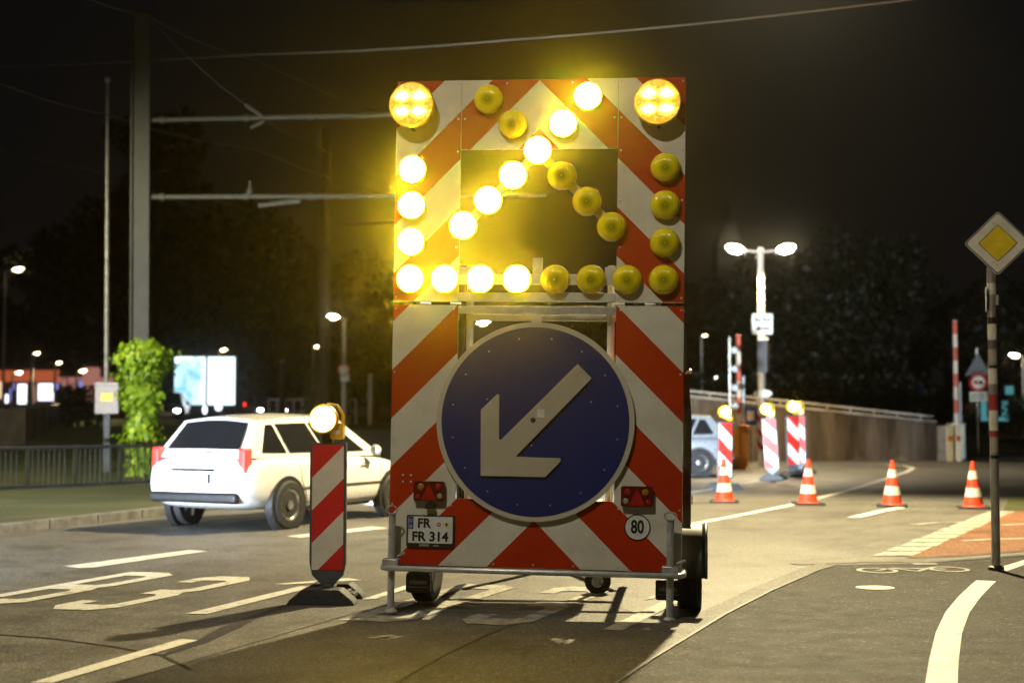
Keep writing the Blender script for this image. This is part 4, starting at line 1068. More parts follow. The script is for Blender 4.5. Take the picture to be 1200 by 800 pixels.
# ------------------------------------------------------------------ cars
def bil(Aq, Bq, Cq, Dq, u, v): return Aq.lerp(Bq, u).lerp(Dq.lerp(Cq, u), v)
def make_car(label, paint, tall=1.0):
    rt = empty('car', (0, 0, 0), 0, label, 'car')
    st = [(-2.135, .34, .56, .72), (-2.12, .66, .45, .80), (-2.08, .79, .32, .93), (-1.75, .86, .25, .97), (-1.28, .88, .24, .97), (-.5, .88, .20, .965), (.4, .88, .20, .945), (1.0, .875, .20, .92), (1.28, .865, .23, .88), (1.75, .82, .25, .80), (2.02, .72, .30, .72), (2.12, .56, .38, .60), (2.135, .28, .45, .54)]
    b = MB(); vs = []; K = 12
    for x_, w_, zb_, zt_ in st:
        half = [(0, zb_), (.8 * w_, zb_), (.97 * w_, zb_ + .10), (w_, (zb_ + zt_) / 2 - .02), (.985 * w_, zt_ - .14), (.90 * w_, zt_ - .01), (0, zt_ + .02)]
        ringp = half + [(-y_, z_) for y_, z_ in half[-2:0:-1]]
        vs += [(x_, y_, z_) for y_, z_ in ringp]
    n_ = 12; fs = [(i * n_ + k, i * n_ + (k + 1) % n_, (i + 1) * n_ + (k + 1) % n_, (i + 1) * n_ + k) for i in range(len(st) - 1) for k in range(n_)]
    fs.append(tuple(range(n_))[::-1]); fs.append(tuple((len(st) - 1) * n_ + k for k in range(n_)))
    b.add(vs, [f[::-1] for f in fs]); o = b.build('body', M[paint], rt)
    m_ = o.modifiers.new('sub', 'SUBSURF'); m_.levels = 2; m_.render_levels = 2
    bpy.context.view_layer.update(); bvh = BVHTree.FromObject(o, bpy.context.evaluated_depsgraph_get())
    def on_body(pts, dr, r=.006, nm='shut_line', m='black', n=8):
        out = []
        for i in range(len(pts) - 1):
            for k in range(n + (i == len(pts) - 2)):
                p = Vector(pts[i]).lerp(Vector(pts[i + 1]), k / n); h = bvh.ray_cast(p - Vector(dr) * 3, Vector(dr))[0]
                if h: out.append(h + Vector(dr) * .001)
        if len(out) > 1: bb = MB(); bb.tube(out, r, 6); bb.build(nm, M[m], rt)
    for sg in (-1, 1):
        dr = (0, -sg, 0)
        on_body([(.98, 0, .93), (.96, 0, .30), (-.06, 0, .28), (-.09, 0, .95)], dr)
        on_body([(-.09, 0, .30), (-.80, 0, .32), (-.98, 0, .62), (-1.02, 0, .95)], dr)
        on_body([(1.55, 0, .52), (-1.6, 0, .52)], dr, .018, 'rubbing_strip', 'steel_dark', 20)
        on_body([(.85, 0, .245), (-.85, 0, .245)], dr, .035, 'sill_trim', 'black', 10)
        on_body([(1.0, 0, .935), (-1.9, 0, .955)], dr, .012, 'window_trim', 'black', 16)
    on_body([(0, -.68, .90), (0, -.66, .56), (0, .66, .56), (0, .68, .90)], (1, 0, 0), .007)
    on_body([(0, -.34, .78), (0, .34, .78)], (1, 0, 0), .02, 'tailgate_trim', 'chrome')
    V3 = Vector; hz_ = 1.46 * tall
    rb, rr_ = V3((-2.0, -.74, .93)), V3((-1.60, -.585, hz_ - .06)); fb, frr = V3((1.12, -.76, .90)), V3((.22, -.585, hz_ - .03))
    mir = lambda p: V3((p.x, -p.y, p.z))
    b = MB(); ny, nx = 6, 8
    roof = [bil(rr_, frr, mir(frr), mir(rr_), i / nx, j / ny) + V3((0, 0, .05 * math.sin(math.pi * j / ny) + .035 * math.sin(math.pi * i / nx))) for j in range(ny + 1) for i in range(nx + 1)]
    b.add(roof, [(j * (nx + 1) + i, j * (nx + 1) + i + 1, (j + 1) * (nx + 1) + i + 1, (j + 1) * (nx + 1) + i) for j in range(ny) for i in range(nx)])
    def strip(P, Q): b.add(P + Q, [(k, k + 1, len(P) + k + 1, len(P) + k) for k in range(len(P) - 1)])
    side_r = [roof[i] for i in range(nx + 1)]; base_r = [rb.lerp(fb, i / nx) for i in range(nx + 1)]
    strip(base_r, side_r); strip([mir(p) for p in side_r], [mir(p) for p in base_r])
    fe = [roof[j * (nx + 1) + nx] for j in range(ny + 1)]; fbq = [fb.lerp(mir(fb), j / ny) + V3((.10 * math.sin(math.pi * j / ny), 0, 0)) for j in range(ny + 1)]; strip(fbq, fe)
    re = [roof[j * (nx + 1)] for j in range(ny + 1)]; rbq = [rb.lerp(mir(rb), j / ny) - V3((.05 * math.sin(math.pi * j / ny), 0, 0)) for j in range(ny + 1)]; strip(re, rbq)
    b.build('cabin', M[paint], rt)
    def pane(P00, P10, P11, P01, u0, u1, v0, v1, nrm, nm='window', cut=None):
        bb = MB(); pts_ = [P00, P10, P11, P01]
        q = [bil(*pts_, u, v) + nrm * .008 for u, v in (cut or ((u0, v0), (u1, v0), (u1, v1), (u0, v1)))]
        bb.add(q, [tuple(range(len(q)))]); return bb.build(nm, M['glass'], rt)
    for sg in (1, -1):
        f = (lambda p: p) if sg == 1 else mir
        nrm = V3((0, -sg * .95, .28))
        for cut in (((.30, .12), (.555, .12), (.55, .90), (.20, .90)), ((.58, .12), (.90, .12), (.86, .90), (.575, .90)), ((.10, .14), (.275, .12), (.17, .88), (.10, .88))):
            pane(f(rb), f(fb), f(frr), f(rr_), 0, 1, 0, 1, nrm * 1.6, 'side_window', cut)
    bb = MB(); q = []
    for v in (.12, .93):
        for j in range(1, 12): q.append(fbq[0].lerp(fbq[-1], j / 12) .lerp(fe[0].lerp(fe[-1], j / 12), v) + V3((.10 * math.sin(math.pi * j / 12) * (1 - v) + .015, 0, .05 * math.sin(math.pi * j / 12) * v + .02)))
    bb.add(q, [(j, j + 1, 11 + j + 1, 11 + j) for j in range(10)]); bb.build('windscreen', M['glass'], rt)
    bb = MB(); q = []
    for v in (.20, .90):
        for j in range(1, 12): q.append(rbq[0].lerp(rbq[-1], j / 12).lerp(re[0].lerp(re[-1], j / 12), v) + V3((-.05 * math.sin(math.pi * j / 12) * (1 - v) - .016, 0, .05 * math.sin(math.pi * j / 12) * v + .012)))
    bb.add(q, [(j, 11 + j, 11 + j + 1, j + 1) for j in range(10)]); bb.build('rear_window', M['glass'], rt)
    for x_ in (-1.28, 1.28):
        for sg in (-1, 1):
            Mw = Matrix.Translation((x_, sg * .80, .315)) @ Matrix.Rotation(R(-90) * sg, 4, 'X')
            bb = MB(); bb.lathe([(.375, -.02), (.375, .083), (.33, .085)], 30, 0, Mw); bb.build('wheel_arch', M['black'], rt)
            bb = MB(); bb.lathe([(.20, -.1), (.29, -.1), (.315, -.06), (.315, .085), (.29, .112), (.215, .115), (.205, .09)], 30, 0, Mw); wh = bb.build('wheel', M['rubber'], rt)
            bb = MB(); bb.lathe([(.204, .086), (.204, .108), (.185, .10), (.17, .088)], 28, 0, Mw)
            for k in range(6):
                bb.prism([[(-.028, .05), (.028, .05), (.022, .19), (-.022, .19)]], -.108, -.09, 0, Mw @ Matrix.Rotation(k * math.pi / 3, 4, 'Z') @ Matrix.Rotation(R(90), 4, 'X') @ Matrix.Diagonal((1, 1, 1, 1)))
            bb.lathe([(.06, .085), (.06, .112), (.02, .118)], 16, 0, Mw); bb.build('rim', M['rim'], wh)
    for sg in (-1, 1):
        bb = MB(); bb.box(-2.055, -1.90, sg * .70 - .065, sg * .70 + .055, .72, 1.06); bb.build('tail_light', M['tail_lit'], rt, bevel=.03, seg=3)
        bb = MB(); bb.ball((2.0, sg * .60, .66), .12, 14, 0, (.9, 1.2, .62)); bb.build('headlight', M['head_lit'], rt)
        bb = MB(); bb.ball((.72, sg * .93, .98), .10, 10, 0, (.6, .9, .75)); bb.build('mirror', M[paint], rt)
        for x_ in (-.35, .55):
            bb = MB(); bb.tube([(x_ - .09, sg * .885, .80), (x_ + .09, sg * .885, .80)], .014, 6); bb.build('door_handle', M['chrome'], rt)
    bb = MB(); bb.box(-2.16, -2.06, -.70, .70, .36, .50); bb.build('rear_bumper', M['black'], rt, bevel=.04)
    bb = MB(); bb.box(2.04, 2.13, -.50, .50, .34, .46); bb.build('front_grille', M['black'], rt, bevel=.03)
    bb = MB(); bb.box(-2.165, -2.14, -.28, .28, .61, .73); npl = bb.build('number_plate', M['black'], rt, bevel=.004)
    bb = MB(); bb.box(-2.169, -2.1655, -.26, .26, .625, .715); bb.build('plate_face', M['plate_white'], npl)
    bb = MB(); bb.tube([(-2.10, .05, .985), (-2.02, -.35, 1.02)], .010, 6); bb.build('wiper', M['black'], rt)
    return rt
def headlights(rt, power):
    for sg in (-1, 1): spot('headlight_beam', (2.2, sg * .60, .66), (12, sg * .8, .10), power, (.74, .87, 1.0), R(62), .7, .05, rt)
car = make_car('white car with glowing red tail lights passing left of the arrow trailer', 'car_white')
car.location = (-3.1, 20.1, 0); car.rotation_euler = (0, 0, R(90 - 27))
added_car = copy_tree(car); tag(added_car, 'unseen white car added left of the camera for its headlight beams', 'car')
added_car.location = (-10.6, 6.6, 0); added_car.rotation_euler = (0, 0, R(90 - 25))  # unseen second car, added so its beams light the road and white car
headlights(car, HEAD_POWER); headlights(added_car, ADDED_CAR_POWER)
c2 = make_car('silver car half hidden behind the right edge of the trailer', 'car_silver')
cc = G(800, 556); c2.location = (cc.x - .9, 35.2, 0); c2.rotation_euler = (0, 0, R(176))
c3 = make_car('dark car parked on the far pavement beside the pale railing', 'car_dark')
cc = A(311, 470, 73); c3.location = (cc.x, 73, H(cc.x, 73) + .1); c3.rotation_euler = (0, 0, R(-70))
c4 = copy_tree(c3); tag(c4, 'dark car with lit headlights half hidden behind the ivy', 'car')
cc = A(196, 480, 62); c4.location = (cc.x, 62, H(cc.x, 62) + .05); c4.rotation_euler = (0, 0, R(-82))

# ------------------------------------------------------------------ the person walking on the far path
def person(loc, label):
    rt = empty('person', loc, R(170), label, 'person')
    J = [('pel', (0, 0, .93), .12), ('wai', (0, 0, 1.08), .115), ('che', (0, -.01, 1.30), .135), ('nec', (0, 0, 1.47), .055), ('hed', (0, -.02, 1.56), .085), ('top', (0, -.01, 1.70), .075),
         ('ls', (.17, 0, 1.40), .06), ('le', (.23, .05, 1.13), .042), ('lw', (.22, -.08, .90), .03), ('lh', (.21, -.12, .80), .026),
         ('rs', (-.17, 0, 1.40), .06), ('re', (-.23, .02, 1.13), .042), ('rw', (-.23, .06, .88), .03), ('rh', (-.23, .06, .79), .026),
         ('lp', (.09, 0, .88), .09), ('lk', (.10, -.10, .50), .06), ('la', (.10, -.05, .09), .042), ('lt', (.11, -.22, .035), .034),
         ('rp', (-.09, 0, .88), .09), ('rk', (-.10, .06, .50), .06), ('ra', (-.10, .22, .12), .042), ('rt', (-.11, .08, .03), .034)]
    E = [('pel', 'wai'), ('wai', 'che'), ('che', 'nec'), ('nec', 'hed'), ('hed', 'top'), ('che', 'ls'), ('ls', 'le'), ('le', 'lw'), ('lw', 'lh'), ('che', 'rs'), ('rs', 're'), ('re', 'rw'), ('rw', 'rh'),
         ('pel', 'lp'), ('lp', 'lk'), ('lk', 'la'), ('la', 'lt'), ('pel', 'rp'), ('rp', 'rk'), ('rk', 'ra'), ('ra', 'rt')]
    ix = {j[0]: i for i, j in enumerate(J)}
    me = bpy.data.meshes.new('skeleton'); me.from_pydata([j[1] for j in J], [(ix[a_], ix[b_]) for a_, b_ in E], [])
    o = bpy.data.objects.new('skeleton', me); col.objects.link(o)
    o.modifiers.new('skin', 'SKIN'); sub = o.modifiers.new('sub', 'SUBSURF'); sub.levels = 2; sub.render_levels = 2
    sv = me.skin_vertices[0].data
    for i, j in enumerate(J): sv[i].radius = (j[2], j[2]); sv[i].use_root = (i == 0)
    dg = bpy.context.evaluated_depsgraph_get(); dg.update()
    bm_ = bpy.data.meshes.new_from_object(o.evaluated_get(dg)); bpy.data.objects.remove(o)
    bm_.materials.clear()
    for m_ in ('skin', 'shirt', 'trousers', 'black'): bm_.materials.append(M[m_])
    for p_ in bm_.polygons:
        z_ = p_.center.z; ax = abs(p_.center.x)
        p_.material_index = 3 if z_ < .10 else (2 if z_ < .98 and ax < .19 else (0 if z_ > 1.46 or (ax > .17 and z_ < 1.18) else 1)); p_.use_smooth = True
    ob = bpy.data.objects.new('body', bm_); col.objects.link(ob); ob.parent = rt
    b = MB(); b.ball((0, .012, 1.645), .105, 14, 0, (.88, 1.0, 1.05)); hb = [v for v in b.v]
    b.v = [(x_, max(y_, -.055 + max(0, 1.66 - z_) * 1.3), max(z_, 1.54)) for x_, y_, z_ in hb]; b.build('hair', M['hair'], rt)
    for sg in (-1, 1):
        b = MB(); b.ball((sg * .032, -.098, 1.61), .012, 8); b.build('eye', M['text_black'], rt)
    b = MB(); b.ball((0, -.112, 1.585), .018, 8, 0, (.7, 1, 1.3)); b.build('nose', M['skin'], rt)
    return rt
c = A(1138, 505, 60)
person((c.x, 60, H(c.x, 60) + .08), 'person in a beige top and dark trousers walking on the far path').scale = (.97, .97, .97)

# ------------------------------------------------------------------ the arrow trailer
TR = empty('arrow_trailer', (.153, 10.686, 0), 0, 'tall red and white warning trailer with a lit arrow of lamps and a blue disc', 'trailer')
TR.rotation_euler = Matrix.Rotation(R(-7.1), 4, 'Z').to_euler()
TR.rotation_mode = 'QUATERNION'
TR.rotation_quaternion = (Matrix.Rotation(R(-7.1), 4, 'Z') @ Matrix.Rotation(R(.83), 4, 'Y')).to_quaternion()
W, ZB, Z1, Z2 = 1.1, .347, 2.309, 2.336
up = [[(-W, Z2), (-.598, Z2), (-.598, 3.495), (.597, 3.495), (.597, Z2), (W, Z2), (W, ZT), (-W, ZT)]]
b = MB(); b.prism(up, 0, .02, 0, None, 1); upper = b.build('upper_panel', [M['chev'], M['galv']], TR, bevel=0)
lo = [[(-W, ZB), (W, ZB), (W, Z1), (.597, Z1), (.597, .853), (-.598, .853), (-.598, Z1), (-W, Z1)]]
b = MB(); b.prism(lo, 0, .02, 0, None, 1); lower = b.build('lower_panel', [M['chev'], M['galv']], TR)
SCREW = {}
def screws(pts_, parent, y_=-.0005, k_=1.0):
    for x_, z_ in pts_:
        if 'm' not in SCREW:
            b_ = MB(); b_.lathe([(.008, .0), (.008, .003), (.003, .005)], 8, 0, AXY); o_ = b_.build('screw_head', M['galv'], parent); SCREW['m'] = o_.data
        else:
            o_ = bpy.data.objects.new('screw_head', SCREW['m']); col.objects.link(o_); o_.parent = parent
        o_.location = (x_, y_, z_); o_.scale = (k_, k_, k_)
S = []
for z_ in (2.37, 2.75, 3.10, 3.48, 3.73, 4.0):
    S += [(-1.08, z_), (1.08, z_), (-.62, z_), (.62, z_)]
    if z_ > 3.5: S += [(-.57, z_), (.57, z_), (-.25, z_), (.25, z_)]
screws(S, upper)
S = []
for z_ in (.37, .8, 1.3, 1.8, 2.28):
    S += [(-1.08, z_), (1.08, z_), (-.63, z_), (.63, z_)]
S += [(-.3, .37), (0, .37), (.3, .37), (-1.0, 1.02), (-1.0, .97), (-.94, 1.02), (-.94, .97)]
screws(S, lower)
# panel joints: thin seam lines
b = MB()
for sg in (-1, 1): b.box(sg * .597 - .002, sg * .597 + .002, -.0015, -.0005, 3.5, ZT - .01)
b.build('panel_seam', M['pole'], upper)
# rails and lamp bars
b = MB(); b.box(-.595, .594, -.004, .035, Z2 + .002, 2.405); b.build('lower_rail', M['galv_white'], TR, bevel=.004)
b = MB(); b.box(-.595, .594, -.012, .01, 2.465, 2.545); b.build('lamp_bar', M['galv_white'], TR, bevel=.004)
b = MB(); b.box(-.035, .04, -.004, .02, 2.547, 2.67); b.build('bar_bracket', M['galv_white'], TR)
for x0_, x1_ in ((.51, .592), (-.592, -.51)):
    b = MB(); b.box(x0_, x1_, .0, .02, 2.547, 2.60); b.build('bar_bracket', M['galv_white'], TR)
for sg in (-1, 1):
    Mr = Matrix.Translation((-.005 + sg * .283, .0, 3.19)) @ Matrix.Rotation(R(45) * sg, 4, 'Y')
    b = MB(); b.box(-.37, .37, .004, .022, -.036, .036, 0, Mr); b.build('diagonal_bar', M['galv_white'], TR)
b = MB(); b.box(-.597, .595, -.01, .04, 2.246, 2.304); b.build('top_rail', M['galv'], TR, bevel=.004)
b = MB(); b.box(-.034, .034, -.02, .03, 2.10, 2.244); b.build('disc_bracket', M['galv_white'], TR)
for x_, m_ in ((.555, 'galv_white'), (-.575, 'steel_dark'), (-.52, 'galv')):
    b = MB(); b.tube([(x_, .09, .5), (x_, .09, 2.62)], .028, 12); b.build('mast_tube', M[m_], TR)
for x_ in (-.9, .9):
    b = MB(); b.box(x_ - .03, x_ + .03, .023, .08, .36, 3.95); b.build('back_post', M['galv'], TR)
for z_ in (.42, 1.5, 2.2, 3.6):
    b = MB(); b.box(-1.05, 1.05, .082, .13, z_, z_ + .06); b.build('cross_beam', M['galv'], TR) if z_ not in (1.5,) else None
# hinges in the gap
for x_ in (-.85, -.62, .62, .85):
    b = MB(); b.tube([(x_ - .04, .012, (Z1 + Z2) / 2), (x_ + .04, .012, (Z1 + Z2) / 2)], .011, 8); b.build('hinge', M['galv'], TR)
# blue disc with arrow
DC = (0.0, 1.437)
b = MB(); b.prism([circle(*DC, .745, 96)], -.034, -.018); disc = b.build('blue_disc', M['beige'], TR, bevel=.003)
b = MB(); b.prism([circle(*DC, .706, 96)], -.037, -.035); b.build('blue_face', M['blue'], disc)
b = MB(); b.prism([circle(*DC, .738, 96)], -.016, -.004); b.build('disc_backing', M['galv_white'], disc)
ar = [(.318, 1.871), (.424, 1.765), (-.128, 1.186), (-.135, 1.174), (.195, 1.169), (.201, 1.155), (.195, 1.14), (.086, 1.027), (-.400, 1.027), (-.405, 1.52), (-.283, 1.640), (-.270, 1.636), (-.266, 1.625), (-.264, 1.300), (-.250, 1.298)]
b = MB(); b.prism([ar], -.056, -.040); b.build('arrow', M['arrow_sheet'], disc, bevel=.002)
screws([(.63 * math.cos(2 * math.pi * k / 16 + .2), DC[1] + .63 * math.sin(2 * math.pi * k / 16 + .2)) for k in range(16)] + [(-.36, 1.60), (.42, 1.59), (-.02, 1.26)], disc, -.037, .75)
b = MB(); b.lathe([(.02, 0), (.02, .004), (.008, .008)], 10, 0, Matrix.Translation((-.01, -.056, 1.45)) @ AXY); b.build('bolt', M['steel_dark'], disc)
b = MB(); b.box(.0, .055, -.0585, -.057, 1.47, 1.53, 0, Matrix.Translation((.02, 0, 0))); b.build('sticker', M['plate_white'], disc)
# small lamps
def lamp(x_, z_, lit, hm=[None], lm={}):
    if hm[0] is None:
        b = MB(); b.lathe([(.108, .0), (.112, .018), (.110, .034), (.102, .036)], 32, 0, AXY); h0 = b.build('warning_lamp', M['amber_rim'], TR); hm[0] = h0.data
    else:
        h0 = bpy.data.objects.new('warning_lamp', hm[0]); col.objects.link(h0); h0.parent = TR
    h0.location = (x_, -.002, z_)
    if lit not in lm:
        rl_ = .101 if lit else .106
        b = MB(); b.lathe([(rl_, .037), (rl_ * .97, .040), (rl_ * .85, .043), (rl_ * .62, .046), (rl_ * .32, .048), (.002, .0485)] if lit else [(rl_, .037), (rl_ * .97, .046), (rl_ * .85, .060), (rl_ * .62, .073), (rl_ * .32, .081), (.002, .083)], 32, 0, AXY)
        l0 = b.build('lamp_lens', M['lit_amber'] if lit else M['unlit'], h0); lm[lit] = l0.data
    else:
        l0 = bpy.data.objects.new('lamp_lens', lm[lit]); col.objects.link(l0); l0.parent = h0
    if lit:
        spot('lamp_light', (0, -.062, 0), (0, -1.1, -.11), LAMP_POWER, (1.0, .63, .02), R(56), 1.0, .09, h0)
        l0['label'] = 'lit glowing yellow white lens'
        if 'r' not in lm:
            b = MB(); b.lathe([(.1012, .0365), (.1095, .0365), (.1075, .043), (.1025, .044), (.1012, .0365)], 32, 0, AXY, False); r0 = b.build('lens_rim', M['lit_amber_soft'], h0); lm['r'] = r0.data
        else:
            r0 = bpy.data.objects.new('lens_rim', lm['r']); col.objects.link(r0); r0.parent = h0
for x_, z_ in ((.368, 3.886), (.184, 3.683), (-.005, 3.480), (-.19, 3.292), (-.378, 3.103), (-.566, 2.912), (-.965, 3.340), (-.966, 3.066), (-.966, 2.788), (-.966, 2.506), (-.702, 2.506), (-.427, 2.506), (-.152, 2.506)): lamp(x_, z_, True)
for x_, z_ in ((-.387, 3.876), (-.196, 3.680), (.180, 3.287), (.370, 3.092), (.558, 2.901), (.955, 3.343), (.955, 3.062), (.955, 2.780), (.949, 2.504), (.677, 2.504), (.408, 2.504), (.137, 2.504)): lamp(x_, z_, False)
# two large strobe lamps
for x_, z_ in ((-.967, 3.824), (.894, 3.821)):
    b = MB(); b.lathe([(.150, .0), (.168, .02), (.176, .10), (.168, .112)], 40, 0, AXY); h0 = b.build('flash_lamp', M['amber_rim'], TR, loc=(x_, -.002, z_))
    b = MB(); b.lathe([(.167, .113), (.160, .126), (.12, .138), (.06, .143), (.002, .144)], 40, 0, AXY); b.build('lamp_lens', M['flash'], h0)
    b = MB(); b.lathe([(.012, 0), (.012, .06)], 8, 0, Matrix.Translation((.01, -.03, -.185)) @ AXY); b.build('lamp_screw', M['steel_dark'], h0)
# tail lights
def taillight(cx_, cz_, mirror):
    b = MB(); b.prism([rrect(cx_ - .118, cx_ + .118, cz_ - .076, cz_ + .076, .015)], -.045, -.001); h0 = b.build('tail_light', M['red_lens_dark'], TR, bevel=.006)
    b = MB(); b.prism([[(cx_ - .062, cz_ - .066), (cx_ + .062, cz_ - .066), (cx_, cz_ + .058)]], -.052, -.046); b.build('triangle_reflector', M['red_lens'], h0)
    f = -1 if mirror else 1
    for dx, dz, r_, m_ in ((-.062, .032, .026, 'orange_lens'), (-.085, -.04, .02, 'red_lens'), (.068, .035, .024, 'red_lens'), (.082, -.035, .022, 'clear_lens')):
        b = MB(); b.ball((cx_ + f * dx, -.047, cz_ + dz), r_, 12, 0, (1, .35, 1)); b.build('light_lens', M[m_], h0)
taillight(-.791, .903, False); taillight(.767, .897, True)
# plate and its lamp
b = MB(); b.prism([[(-.73, .755), (-.655, .755), (-.655, .775), (-.668, .795), (-.717, .795), (-.73, .775)]], -.05, -.001, 0, Matrix.Translation((-.09, 0, .02))); b.build('plate_lamp', M['black'], TR, bevel=.005)
b = MB(); b.prism([rrect(-.964, -.597, .482, .722, .012)], -.014, -.001); pl = b.build('number_plate', M['black'], TR)
b = MB(); b.prism([rrect(-.950, -.611, .513, .712, .008)], -.018, -.0145); b.build('plate_face', M['plate_white'], pl)
b = MB(); b.prism([rect(-.948, -.910, .617, .711)], -.0195, -.0185); b.build('eu_band', M['eu_blue'], pl)
text('plate_text', 'D', .03, M['plate_white'], pl, (-.929, -.0205, .636), bold=.0005)
b = MB()
for k in range(12): b.lathe([(.0025, 0), (.0025, .001)], 6, 0, Matrix.Translation((-.929 + .011 * math.cos(k * math.pi / 6), -.0196, .680 + .011 * math.sin(k * math.pi / 6))) @ AXY)
b.build('eu_stars', M['sign_yellow'], pl)
text('plate_text', 'FR', .098, M['text_black'], pl, (-.830, -.0195, .660), bold=.003, sx=.95)
text('plate_text', 'FR 314', .098, M['text_black'], pl, (-.782, -.0195, .560), bold=.003, sx=1.0)
for x_, m_, r_ in ((-.716, 'brick_red', .015), (-.657, 'sign_yellow', .017)):
    b = MB(); b.lathe([(r_, 0), (r_, .001)], 20, 0, Matrix.Translation((x_, -.0195, .656)) @ AXY); sl = b.build('plate_seal', M[m_], pl)
    b = MB(); b.lathe([(r_ * .5, 0), (r_ * .5, .001)], 16, 0, Matrix.Translation((x_, -.021, .656)) @ AXY); 
    b.build('plate_seal', M['steel_dark'] if r_ > .016 else M['plate_white'], pl)
b = MB(); b.box(-.865, -.79, -.0155, -.0145, .489, .506); b.build('dealer_strip', M['pole'], pl)
text('dealer_text', 'nissen', .018, M['plate_white'], pl, (-.735, -.016, .497))
# 80 disc
b = MB(); b.lathe([(.098, .0), (.098, .003)], 40, 0, Matrix.Translation((.772, -.001, .668)) @ AXY); d80 = b.build('speed_disc', M['text_black'], TR)
b = MB(); b.lathe([(.089, .0), (.089, .002)], 40, 0, Matrix.Translation((.772, -.0045, .668)) @ AXY); b.build('disc_face', M['plate_white'], d80)
text('disc_text', '80', .135, M['text_black'], d80, (.772, -.0075, .668), bold=.004, sx=.72)
# props and rear bumper tube
for x_ in (-1.057, 1.017):
    b = MB(); b.tube([(x_, -.10, .03), (x_, -.10, .735)], .027, 14); b.lathe([(.05, .0), (.05, .012), (.03, .03)], 16, 0, Matrix.Translation((x_, -.10, .002))); pr_ = b.build('prop_leg', M['galv'], TR)
    b = MB(); b.box(x_ - .06, x_ + .06, -.155, -.045, .345, .40); b.tube([(x_ + .05, -.13, .42), (x_ + .11, -.16, .45)], .012, 8); b.build('prop_clamp', M['galv'], pr_, bevel=.006)
    q = [(x_ + .045 * math.cos(k * math.pi / 8), -.13, .765 + .03 * math.sin(k * math.pi / 8)) for k in range(17)]
    b = MB(); b.tube(q, .005, 6); b.build('pull_ring', M['galv'], pr_)
yb = -.165
q = [(-1.05, .30, .335), (-1.13, .22, .335), (-1.13, -.06, .335), (-1.115, -.13, .335), (-1.06, yb, .335), (0, yb, .335), (1.05, yb, .335), (1.10, -.13, .335), (1.115, -.06, .335), (1.115, .22, .335), (1.05, .30, .335)]
b = MB(); b.tube(q, .021, 12); b.build('bumper_tube', M['galv'], TR)
b = MB(); b.box(-1.09, 1.09, -.012, .06, .300, .343); b.build('bottom_channel', M['steel_dark'], TR, bevel=.004)
# chassis, drawbar, axle, wheels, mudguards, flaps
b = MB(); b.box(-.7, -.64, .14, 2.2, .38, .46); b.box(.64, .7, .14, 2.2, .38, .46); b.box(-.64, .64, 1.2, 1.26, .38, .46); b.build('chassis', M['galv'], TR, bevel=.005)
b = MB(); b.tube([(-.6, 1.9, .42), (0, 3.6, .44), (0, 4.2, .44)], .045, 8); b.tube([(.6, 1.9, .42), (0, 3.6, .44)], .045, 8); b.build('drawbar', M['galv'], TR)
b = MB(); b.tube([(-.95, .58, .33), (.95, .58, .33)], .035, 10); b.build('axle', M['steel_dark'], TR)
for sg in (-1, 1):
    x_ = sg * (1.16 if sg > 0 else .915)
    Mw = Matrix.Translation((x_, .58, .305)) @ Matrix.Rotation(R(90) * sg, 4, 'Y')
    b = MB(); b.lathe([(.17, -.085), (.27, -.092), (.296, -.075), (.305, -.045), (.300, -.03), (.305, -.02), (.305, .02), (.300, .03), (.305, .045), (.296, .075), (.27, .092), (.18, .09), (.17, .06)], 40, 0, Mw); wh = b.build('wheel', M['rubber'], TR)
    b = MB(); b.lathe([(.172, .055), (.172, .092), (.155, .08), (.12, .05), (.06, .045), (.055, .075), (.02, .08)], 30, 0, Mw); b.build('rim', M['rim'], wh)
    b = MB(); pts_ = []
    for k in range(13):
        q_ = R(-5 + 190 * k / 12); pts_.append((math.cos(q_) * .36, math.sin(q_) * .36))
    vs = []
    for cx_, cz_ in pts_:
        for xx, dr in ((-.12, -.04), (-.09, 0), (.09, 0), (.12, -.04)):
            k_ = (.36 + dr) / .36; vs.append((x_ + xx, .58 + cx_ * k_, .31 + cz_ * k_))
    fs = []
    for k in range(12):
        a_ = k * 4; fs += [(a_ + j, a_ + 4 + j, a_ + 5 + j, a_ + 1 + j) for j in range(3)]
    b.add(vs, fs); b.tube([(x_ + .121 * sg, .58 + p_[0], .31 + p_[1]) for p_ in pts_], .012, 6); b.build('mudguard', M['black'], TR)
    xf = -.905 if sg < 0 else 1.0
    b = MB(); b.prism([rrect(xf - .095, xf + .095, .115, .265, .02)], .185, .197); fl = b.build('mud_flap', M['black'], TR)
    text('flap_text', 'nissen', .055, M['pole'], fl, (xf, .182, .198), bold=.001)
    b = MB(); b.box(xf - .08, xf + .08,   .1815, .1845, .156, .160); b.build('flap_line', M['pole'], fl)
Mj = Matrix.Translation((.40, 1.33, .11)) @ Matrix.Rotation(R(90), 4, 'X')
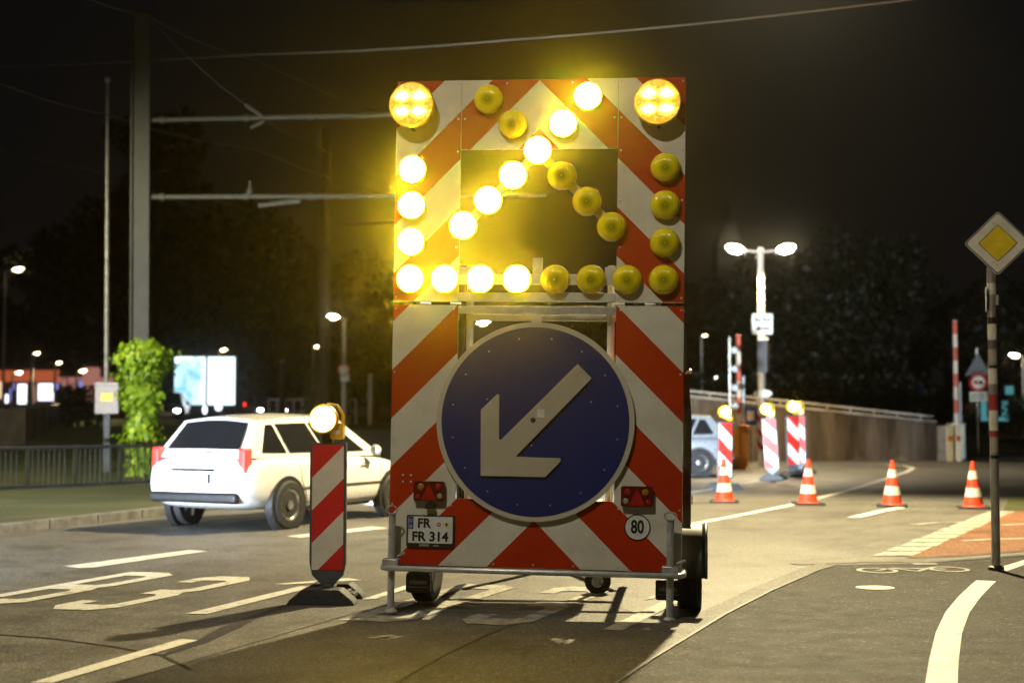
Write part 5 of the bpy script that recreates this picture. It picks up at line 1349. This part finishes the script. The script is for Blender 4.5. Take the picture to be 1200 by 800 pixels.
b = MB(); b.lathe([(.05, -.035), (.10, -.035), (.11, -.02), (.11, .02), (.10, .035), (.05, .035)], 24, 0, Mj); jw = b.build('jockey_wheel', M['rubber'], TR)
b = MB(); b.tube([(.40, 1.39, .12), (.40, 1.41, .6)], .024, 10); b.box(.37, .43, 1.35, 1.38, .08, .25); b.build('jockey_stem', M['galv'], jw)
b = MB(); b.lathe([(.05, -.05), (.05, .05)], 16, 0, Mj); b.build('rim', M['rim'], jw)
# dark strut down the right edge, with catches and side reflectors
b = MB(); b.prism([[(1.085, 2.28), (1.108, 2.28), (1.165, 1.45), (1.165, .66), (1.10, .66), (1.10, 1.40)]], .10, .17); b.build('side_strut', M['steel_dark'], TR, bevel=.006)
b = MB(); b.tube([(1.10, .12, 1.80), (1.145, .10, 1.83)], .014, 8); b.ball((1.15, .10, 1.83), .02, 8); b.build('side_catch', M['galv'], TR)
b = MB(); b.box(1.168, 1.176, .12, .15, .84, .90); b.build('side_reflector', M['orange_lens'], TR)
b = MB(); b.box(.98, 1.09, .025, .12, .35, .45); b.build('corner_box', M['galv'], TR)
b = MB(); b.box(-.45, .45, .60, 1.18, .462, .80); b.build('battery_box', M['galv'], TR, bevel=.01)
# ------------------------------------------------------------------ thin haze, added to stand in for lens bloom round the lamps
def haze(density, g):
    b_ = MB(); b_.box(-130, 130, -16, 300, -1.5, 60)
    o = b_.build('haze', bpy.data.materials.new('haze'), smooth=False); m_ = o.data.materials[0]; m_.use_nodes = True
    t_ = m_.node_tree; t_.nodes.clear(); out = t_.nodes.new('ShaderNodeOutputMaterial'); pv = t_.nodes.new('ShaderNodeVolumePrincipled')
    pv.inputs['Color'].default_value = (.9, .9, .92, 1); pv.inputs['Density'].default_value = density; pv.inputs['Anisotropy'].default_value = g
    t_.links.new(pv.outputs[0], out.inputs['Volume']); o['kind'] = 'stuff'
    tag(o, 'thin haze added for a lens bloom glow round the lamps', 'haze', None, 'stuff')
HAZE = .0007
if HAZE: haze(HAZE, .975)
